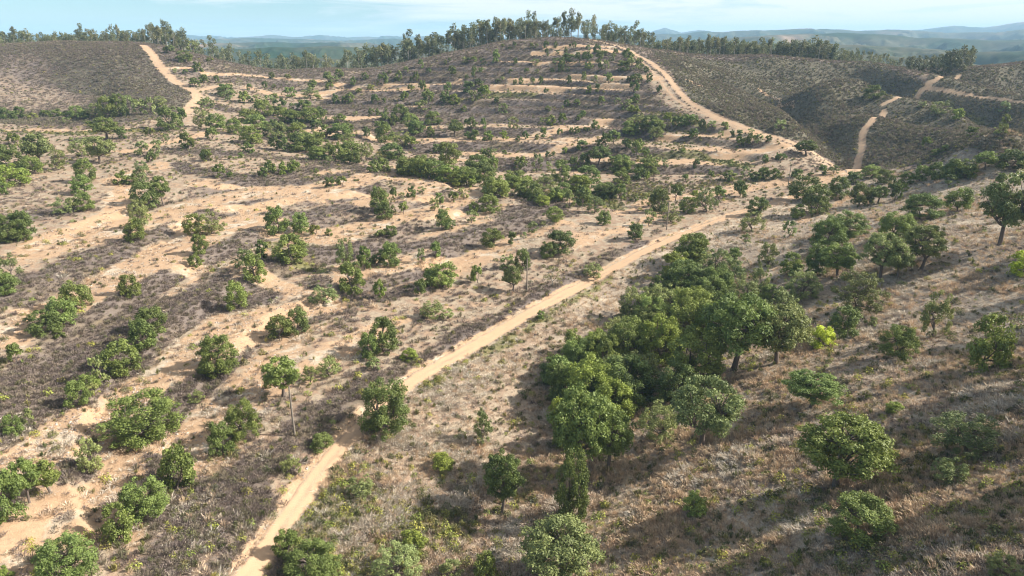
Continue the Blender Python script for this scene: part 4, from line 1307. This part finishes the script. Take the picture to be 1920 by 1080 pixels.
ey = np.array([e[2] * (CP - (e[1] - 540) / FPX * SP) for e in ez])
egz = gz(ex, ey)
vis = {}
DENSE = ('dense wood', 'low wood')
for j, e in enumerate(ez):
    vis.setdefault(e[3], []).append(j)
prio = sorted(range(len(ez)), key=lambda j: (ez[j][5] != 12, ez[j][2]))
keep = set(prio[:296])
rest = [j for j in range(len(ez)) if j not in keep]
for lab, js in vis.items():
    js = sorted([j for j in js if j in keep], key=lambda j: ez[j][0])
    dense = any(q in lab for q in DENSE)
    for i, j in enumerate(js):
        px, ty, d, _, grp, _h = ez[j]
        h = min(max(CZ - d * kdown(ty) - egz[j], 8.0), 24.0)
        tr, cr = EUCS[int(erg.randint(len(EUCS)))] if 'bushy' not in lab else EUCS_B[int(erg.randint(len(EUCS_B)))]
        w = h * erg.uniform(.85, 1.25) * (1.3 if 'bushy' in lab else .8 if _h == 12 else 1)
        b = erg.uniform(.85, 1.2) * (.7 if 'bushy' in lab else 1)
        tint = (b * erg.uniform(.95, 1.15), b, b * .95)
        L = lab
        if len(js) > 1 and not dense:
            L = ('leftmost ' + lab if i == 0 else 'rightmost ' + lab if i == len(js) - 1 else lab + ', ' + ORD[min(i + 1, 30)] + ' from left')
        put('eucalyptus_tree', [('trunk', tr), ('crown', cr)], (ex[j], ey[j], egz[j] - .2), (w, w, h), erg.uniform(0, 6.28), L, 'tree', grp, tint)
euc_rest = [(ex[j], ey[j], egz[j] - .2, min(max(CZ - ez[j][2] * kdown(ez[j][1]) - egz[j], 8.0), 22.0)) for j in rest]
print("eucalyptus", len(keep), "rest", len(rest))

# ---------------------------------------------------------------- wooden utility poles along the main track
H_RAY = H_FULL
for (px, py, top_), lab in (((553, 818, 733), 'weathered wooden utility pole nearest the viewer, left of the main track'),
                            ((988, 545, 500), 'wooden utility pole beside the bare trees left of the main track'),
                            ((1250, 430, 385), 'wooden utility pole in front of the grove left of the main track'),
                            ((1477, 354, 322), 'farthest wooden utility pole, near the track junction')):
    (x, y, d), = world_pts([(px, py)])
    z = float(gz([x], [y])[0])
    v, f = tube([(0, 0, -.5), (0, 0, 3.5), (0.03, 0, 7.2)], [.15, .13, .10], 10)
    m = new_mesh("pole", v, faces4=f, smooth_=True)
    m.materials.append(M_POLE)
    v, f = tube([(-.02, -.10, 6.9), (-.02, -.34, 6.92), (-.02, -.34, 7.12)], [.022, .022, .05], 6)
    m2_ = new_mesh("insulator", v, faces4=f, smooth_=True)
    m2_.materials.append(M_PALEBARK)
    put('utility_pole', [('pole', m), ('insulator', m2_)], (x, y, z), (1, 1, 1), .3, lab, 'utility pole', 'wooden poles along the main track')

# ---------------------------------------------------------------- ground vegetation nobody could count
M_SCRUB = twig_material("dead_scrub_twigs", [(0.17, 0.13, 0.11), (0.26, 0.20, 0.165), (0.21, 0.165, 0.14), (0.31, 0.24, 0.18), (0.20, 0.165, 0.10)])
M_HILL = twig_material("hill_scrub_twigs", [(0.15, 0.13, 0.08), (0.21, 0.18, 0.12), (0.27, 0.22, 0.155), (0.16, 0.155, 0.075), (0.34, 0.275, 0.19)])
M_STRAW = twig_material("straw_blades", [(0.62, 0.49, 0.33), (0.58, 0.39, 0.24), (0.66, 0.56, 0.43), (0.48, 0.34, 0.23), (0.56, 0.50, 0.40)])
M_WEED = twig_material("weed_leaves", [(0.14, 0.15, 0.055), (0.22, 0.20, 0.09), (0.12, 0.14, 0.05), (0.34, 0.29, 0.09), (0.20, 0.20, 0.13)])


M_PALE = twig_material("bleached_blades", [(0.60, 0.51, 0.39), (0.64, 0.57, 0.46), (0.56, 0.46, 0.34), (0.62, 0.52, 0.39)])
M_GOLD = twig_material("golden_blades", [(0.60, 0.44, 0.27), (0.56, 0.39, 0.25), (0.64, 0.50, 0.33), (0.50, 0.35, 0.23)])
M_LIME = twig_material("lime_leaves", [(0.34, 0.36, 0.08), (0.48, 0.44, 0.10), (0.26, 0.33, 0.08)])


def tuft(seed, n, spread, h, wid, mat, up=1.0, droop=.25):
    """many thin pointed blades fanning from the foot"""
    r = np.random.RandomState(seed)
    a = r.uniform(0, 6.283, n)
    q = r.uniform(0, 1, n) ** .6
    base = np.stack([np.cos(a) * q * spread * .35, np.sin(a) * q * spread * .35, np.zeros(n) - .03], 1)
    L = h * r.uniform(.5, 1.0, n)
    tip = base + np.stack([np.cos(a) * q * spread * r.uniform(.3, 1, n), np.sin(a) * q * spread * r.uniform(.3, 1, n), L * up * (1 - .45 * q)], 1)
    mid = (base * .45 + tip * .55) + np.stack([r.normal(0, .05, n), r.normal(0, .05, n), np.full(n, h * .10)], 1)
    s = np.stack([-np.sin(a), np.cos(a), np.zeros(n)], 1)
    s = s + r.normal(0, .5, (n, 3)); s /= np.linalg.norm(s, axis=1)[:, None]
    w = (wid * r.uniform(.6, 1.3, n))[:, None]
    v = np.stack([base, mid - s * w, tip, mid + s * w], 1).reshape(-1, 3)
    m = new_mesh("tuft", v, faces4=np.arange(4 * n).reshape(n, 4))
    add_v(m, r.uniform(0, 1, n))
    m.materials.append(mat)
    return m


def bush(seed, n, mat, leaf=.10, flat=.7):
    r = np.random.RandomState(seed)
    d = rnd_dirs(r, n)
    d[:, 2] = np.abs(d[:, 2])
    k = 1 + .3 * np.sin(d[:, 0] * 6 + seed) * np.sin(d[:, 1] * 5)
    pos = d * (.5 * r.uniform(.4, 1, n) ** .5 * k)[:, None] * (1, 1, flat * 2 * .8)
    nm = d + rnd_dirs(r, n) * .8
    nm /= np.linalg.norm(nm, axis=1)[:, None]
    v, f = quads(r, pos, nm, leaf)
    m = new_mesh("bush", v, faces4=f)
    add_v(m, r.uniform(0, 1, n))
    m.materials.append(mat)
    return m


def scatter(name, label, meshes, pts, scl, idx):
    """one object: points carrying instances of the given meshes"""
    pc = bpy.data.collections.new(name + "_parts")
    for i, m in enumerate(meshes):
        o = bpy.data.objects.new("%s_piece_%d" % (name, i), m)
        pc.objects.link(o)
    n = len(pts)
    me_ = bpy.data.meshes.new(name)
    me_.vertices.add(n)
    me_.vertices.foreach_set("co", np.asarray(pts, np.float32).ravel())
    r = np.random.RandomState(n % 1000)
    for nm, ty, vals in (("sc", 'FLOAT', np.asarray(scl, np.float32)), ("rz", 'FLOAT', r.uniform(0, 6.28, n).astype(np.float32)), ("pick", 'INT', np.asarray(idx, np.int32))):
        a = me_.attributes.new(nm, ty, 'POINT')
        a.data.foreach_set("value", vals)
    ng = bpy.data.node_groups.new(name, 'GeometryNodeTree')
    ng.interface.new_socket("Geometry", in_out='INPUT', socket_type='NodeSocketGeometry')
    ng.interface.new_socket("Geometry", in_out='OUTPUT', socket_type='NodeSocketGeometry')
    N, Lk = ng.nodes, ng.links
    gi = N.new('NodeGroupInput'); go = N.new('NodeGroupOutput')
    ci = N.new('GeometryNodeCollectionInfo')
    ci.inputs['Collection'].default_value = pc
    ci.inputs['Separate Children'].default_value = True
    ci.inputs['Reset Children'].default_value = True
    ip = N.new('GeometryNodeInstanceOnPoints')
    ip.inputs['Pick Instance'].default_value = True

    def attr(nm, ty):
        nd = N.new('GeometryNodeInputNamedAttribute')
        nd.data_type = ty
        nd.inputs['Name'].default_value = nm
        return nd.outputs['Attribute']
    cx_ = N.new('ShaderNodeCombineXYZ')
    Lk.new(attr("rz", 'FLOAT'), cx_.inputs['Z'])
    Lk.new(gi.outputs[0], ip.inputs['Points'])
    Lk.new(ci.outputs[0], ip.inputs['Instance'])
    Lk.new(attr("pick", 'INT'), ip.inputs['Instance Index'])
    Lk.new(cx_.outputs[0], ip.inputs['Rotation'])
    Lk.new(attr("sc", 'FLOAT'), ip.inputs['Scale'])
    Lk.new(ip.outputs[0], go.inputs[0])
    ob = bpy.data.objects.new(name, me_)
    COL.objects.link(ob)
    md = ob.modifiers.new("scatter", 'NODES')
    md.node_group = ng
    ob["kind"] = "stuff"
    ob["label"] = label
    print(name, n)
    return ob


srg = np.random.RandomState(77)


def seen_points(n, y0, y1, power=1.0):
    """plan points inside the widened view wedge, denser near"""
    u = srg.rand(n)
    y = (y0 ** (1 - power) + u * (y1 ** (1 - power) - y0 ** (1 - power))) ** (1 / (1 - power)) if power != 1 else y0 * (y1 / y0) ** u
    x = srg.uniform(-1, 1, n) * (y * .86 + 16)
    return x, y


# candidate points
x, y = seen_points(230000, 34, 470, 1.0)
xb = srg.uniform(-400, 400, 190000)
yb = srg.uniform(190, 470, 190000)
ok_ = np.abs(xb) < yb * .86 + 16
x = np.concatenate([x, xb[ok_]]); y = np.concatenate([y, yb[ok_]])
so, scb, gr, rd = cover(x, y)
sl = slope_zone(x, y)
clear = rd < .05
big = fbm(x / 14, y / 14, 4)
pick = srg.rand(len(x))
right_hill = in_poly(x, y, ZW[3][1])

left_hill = in_poly(x, y, ZW[1][1]) & ~in_poly(x, y, ZW[2][1])
m = clear & (right_hill | (left_hill & (pick < .45 + .9 * fbm(x / 30, y / 18, 3)))) & (big + fbm(x / 4, y / 4, 2) * .5 > -.8)
xs, ys_ = x[m], y[m]
scatter("hill_scrub", "dense dry olive-brown scrub covering the slopes right of the ridge track",
        [bush(1, 70, M_HILL, .17, .8), tuft(2, 60, .55, 1.1, .030, M_HILL), tuft(3, 50, .6, .9, .032, M_HILL), bush(4, 60, M_HILL, .15, .6), tuft(5, 60, .45, 1.3, .026, M_SCRUB)],
        np.stack([xs, ys_, gz(xs, ys_)], 1), srg.uniform(.45, 1.4, m.sum()) * (1 + .6 * fbm(x[m] / 22, y[m] / 22, 3)), srg.randint(0, 5, m.sum()))

m = clear & ~right_hill & (pick < np.clip((scb - .30) * 1.25 + .25 * big, 0.03, 1) * (1 - .75 * sl))
xs, ys_ = x[m], y[m]
scatter("dead_scrub", "low purple-brown dead scrub on the terrace banks and slopes",
        [tuft(12, 60, .62, .62, .020, M_SCRUB), tuft(13, 46, .7, .5, .024, M_SCRUB), bush(11, 90, M_SCRUB, .085, .42), tuft(15, 60, .5, .8, .018, M_HILL)],
        np.stack([xs, ys_, gz(xs, ys_)], 1), srg.uniform(.6, 1.35, m.sum()) * (1 + y[m] / 900), srg.choice(4, m.sum(), p=[.35, .3, .2, .15]))

x2, y2 = seen_points(190000, 34, 230, 1.3)
so2, scb2, gr2, rd2 = cover(x2, y2)
sl2 = slope_zone(x2, y2)
b2 = fbm(x2 / 6, y2 / 6, 4)
p2 = srg.rand(len(x2))
zone0 = in_poly(x2, y2, RS_POLY)
m = (rd2 < .05) & (p2 < np.where(zone0, .85 + .5 * b2, np.clip(.20 + .35 * b2 - .25 * scb2, 0, 1)) * (1 - .4 * gr2))
xs, ys_ = x2[m], y2[m]
scatter("dry_grass", "long dry straw-coloured grass on both sides of the main track",
        [tuft(26, 44, .75, .70, .018, M_PALE), tuft(27, 40, .9, .5, .02, M_PALE), tuft(28, 40, .5, .85, .016, M_GOLD), tuft(29, 34, .65, .6, .018, M_GOLD), tuft(21, 34, .50, .70, .016, M_STRAW), tuft(22, 30, .5, .38, .018, M_STRAW), tuft(23, 26, .35, .95, .014, M_STRAW), tuft(24, 30, .6, .28, .020, M_STRAW), tuft(25, 30, .45, .5, .018, M_SCRUB)],
        np.stack([xs, ys_, gz(xs, ys_)], 1), srg.uniform(.5, 1.5, m.sum()) * (.95 + .8 * fbm(xs / 5, ys_ / 5, 3)), np.where((fbm(xs / 7 + 3, ys_ / 5, 3) > .02 + .3 * sl2[m]) & (srg.rand(m.sum()) < .6), srg.randint(0, 2, m.sum()), np.where((fbm(xs / 9 + 40, ys_ / 7, 3) > .1 - .1 * sl2[m]) & (srg.rand(m.sum()) < .7), srg.randint(2, 4, m.sum()), 4 + srg.choice(5, m.sum(), p=[.27, .25, .12, .24, .12]))))

m = (rd2 < .05) & (p2 > np.where(zone0, .972, .99) - .40 * gr2 - .03 * (b2 > .25))
xs, ys_ = x2[m], y2[m]
scatter("green_weeds", "small green and yellow weeds and low bushes dotted through the dry grass",
        [tuft(31, 36, .4, .75, .035, M_WEED), bush(32, 110, M_WEED, .10, .5), tuft(33, 30, .3, .9, .03, M_WEED), bush(34, 140, M_WEED, .085, .7), bush(35, 120, M_LIME, .09, .6)],
        np.stack([xs, ys_, gz(xs, ys_)], 1), srg.uniform(.5, 1.5, m.sum()) ** 1.1, srg.choice(5, m.sum(), p=[.28, .2, .17, .17, .18]))
m = clear & (y > 200) & (pick > 1.0 - .5 * gr - .01)
xs, ys_ = x[m], y[m]
scatter("valley_undergrowth", "low green and yellowish undergrowth in the damp valley floor",
        [bush(41, 80, M_WEED, .16, .5), tuft(42, 40, .5, .8, .05, M_WEED)],
        np.stack([xs, ys_, gz(xs, ys_)], 1), srg.uniform(.7, 1.6, m.sum()), srg.randint(0, 2, m.sum()))

# stones lying on the bare soil and along the track edges
def stone(seed):
    r = np.random.RandomState(seed)
    g = np.array([(math.cos(a) * math.cos(b), math.sin(a) * math.cos(b), math.sin(b)) for b in (-.9, -.1, .7) for a in np.arange(6) * math.pi / 3 + b])
    g = np.concatenate([g * r.uniform(.75, 1.1, (18, 1)) * (.5, .42, .3)])
    f = [(i * 6 + j, i * 6 + (j + 1) % 6, i * 6 + 6 + (j + 1) % 6, i * 6 + 6 + j) for i in range(2) for j in range(6)] + [(12, 13, 14, 15), (15, 16, 17, 12)]
    m = new_mesh("stone", g, faces4=f)
    m.materials.append(M_STONE)
    return m


_t = NT("stone_surface")
_oi = _t.node('ShaderNodeObjectInfo')
_t.surf(_t.mix(_oi.outputs['Random'], (0.26, 0.17, 0.11), (0.58, 0.50, 0.42)), .9)
M_STONE = _t.m
m = (so2 > .62 + .2 * srg.rand(len(x2))) & (rd2 < .3) & (p2 < .5) & (b2 > -.1)
xs, ys_ = x2[m], y2[m]
scatter("loose_stones", "loose pale and reddish stones on the bare soil of the benches",
        [stone(1), stone(2), stone(3)], np.stack([xs, ys_, gz(xs, ys_)], 1), srg.uniform(.12, .5, m.sum()) ** 1.3 * 1.2, srg.randint(0, 3, m.sum()))

if euc_rest:
    em = []
    for i, (tr, cr) in enumerate(EUCS[:5]):
        v1 = np.empty(len(tr.vertices) * 3); tr.vertices.foreach_get("co", v1)
        v2 = np.empty(len(cr.vertices) * 3); cr.vertices.foreach_get("co", v2)
        f1 = np.empty(len(tr.polygons) * 4, np.int32); tr.polygons.foreach_get("vertices", f1)
        f2 = np.empty(len(cr.polygons) * 4, np.int32); cr.polygons.foreach_get("vertices", f2)
        mm = new_mesh("euc_both", np.concatenate([v1.reshape(-1, 3), v2.reshape(-1, 3)]), faces4=np.concatenate([f1.reshape(-1, 4), f2.reshape(-1, 4) + len(v1) // 3]))
        add_v(mm, np.random.RandomState(i).uniform(0, 1, len(mm.polygons)))
        mm.materials.append(M_PALEBARK); mm.materials.append(M_EUC)
        mm.polygons.foreach_set("material_index", np.r_[np.zeros(len(f1) // 4, np.int32), np.ones(len(f2) // 4, np.int32)])
        em.append(mm)
        mm.name = 'eucalyptus_%d' % i
    E = np.array(euc_rest)
    extra = []
    for px in np.linspace(440, 1010, 150):      # the wood goes on behind its front rows
        d = srg.uniform(470, 540)
        X = d * (px - 960) / FPX; Y = d * 0.98
        extra.append((X, Y, float(gz([X], [Y])[0]), srg.uniform(13, 17)))
    for x0, x1, n_, off in ((-20, 345, 120, 5), (1225, 1600, 210, 3), (1600, 1760, 40, 3), (900, 1225, 60, 12)):
        for px in np.linspace(x0, x1, n_):
            d = srg.uniform(450, 500)
            top = min(np.interp(px, [q[0] for q in b_[2]], [q[1] for q in b_[2]]) for b_ in BANDS if b_[0] <= px <= b_[1] or b_ is BANDS[0] and px < 0) + off + srg.uniform(0, 16)
            X = d * (px - 960) / FPX; Y = d * 1.06
            z_ = float(gz([X], [Y])[0])
            extra.append((X, Y, z_ - .2, min(max(CZ - d * kdown(top) - z_, 6), 22)))
    E = np.concatenate([E, np.array(extra)])
    scatter("eucalyptus_wood", "farther rows of eucalyptus massed behind the ridge", em, E[:, :3], E[:, 3], srg.randint(0, 5, len(E)))

# ---------------------------------------------------------------- air
HZ = (13000.0, 13000.0)
zb_, zt_ = float(GZ.min()) - 1.0, max(float(GZ.max()), CZ) + 30.0
v = [(-12500, -60, zb_), (12500, -60, zb_), (12500, 12200, zb_), (-12500, 12200, zb_),
     (-12500, -60, zt_), (12500, -60, zt_), (12500, 12200, zt_), (-12500, 12200, zt_)]
f = [(0, 3, 2, 1), (4, 5, 6, 7), (0, 1, 5, 4), (1, 2, 6, 5), (2, 3, 7, 6), (3, 0, 4, 7)]
hm_e = new_mesh("haze", v, faces4=f)
print('haze top', zt_)
t = NT("haze_air")
pv = t.node('ShaderNodeVolumePrincipled')
pv.inputs['Color'].default_value = (0.50, 0.77, 1.0, 1)
pv.inputs['Density'].default_value = 0.00013
pv.inputs['Anisotropy'].default_value = 0.0
t.link(pv.outputs[0], t.out.inputs['Volume'])
hm_e.materials.append(t.m)
haze = bpy.data.objects.new("haze", hm_e)
COL.objects.link(haze)
haze["kind"] = "stuff"
haze["label"] = "thin pale blue air haze over the far hills"
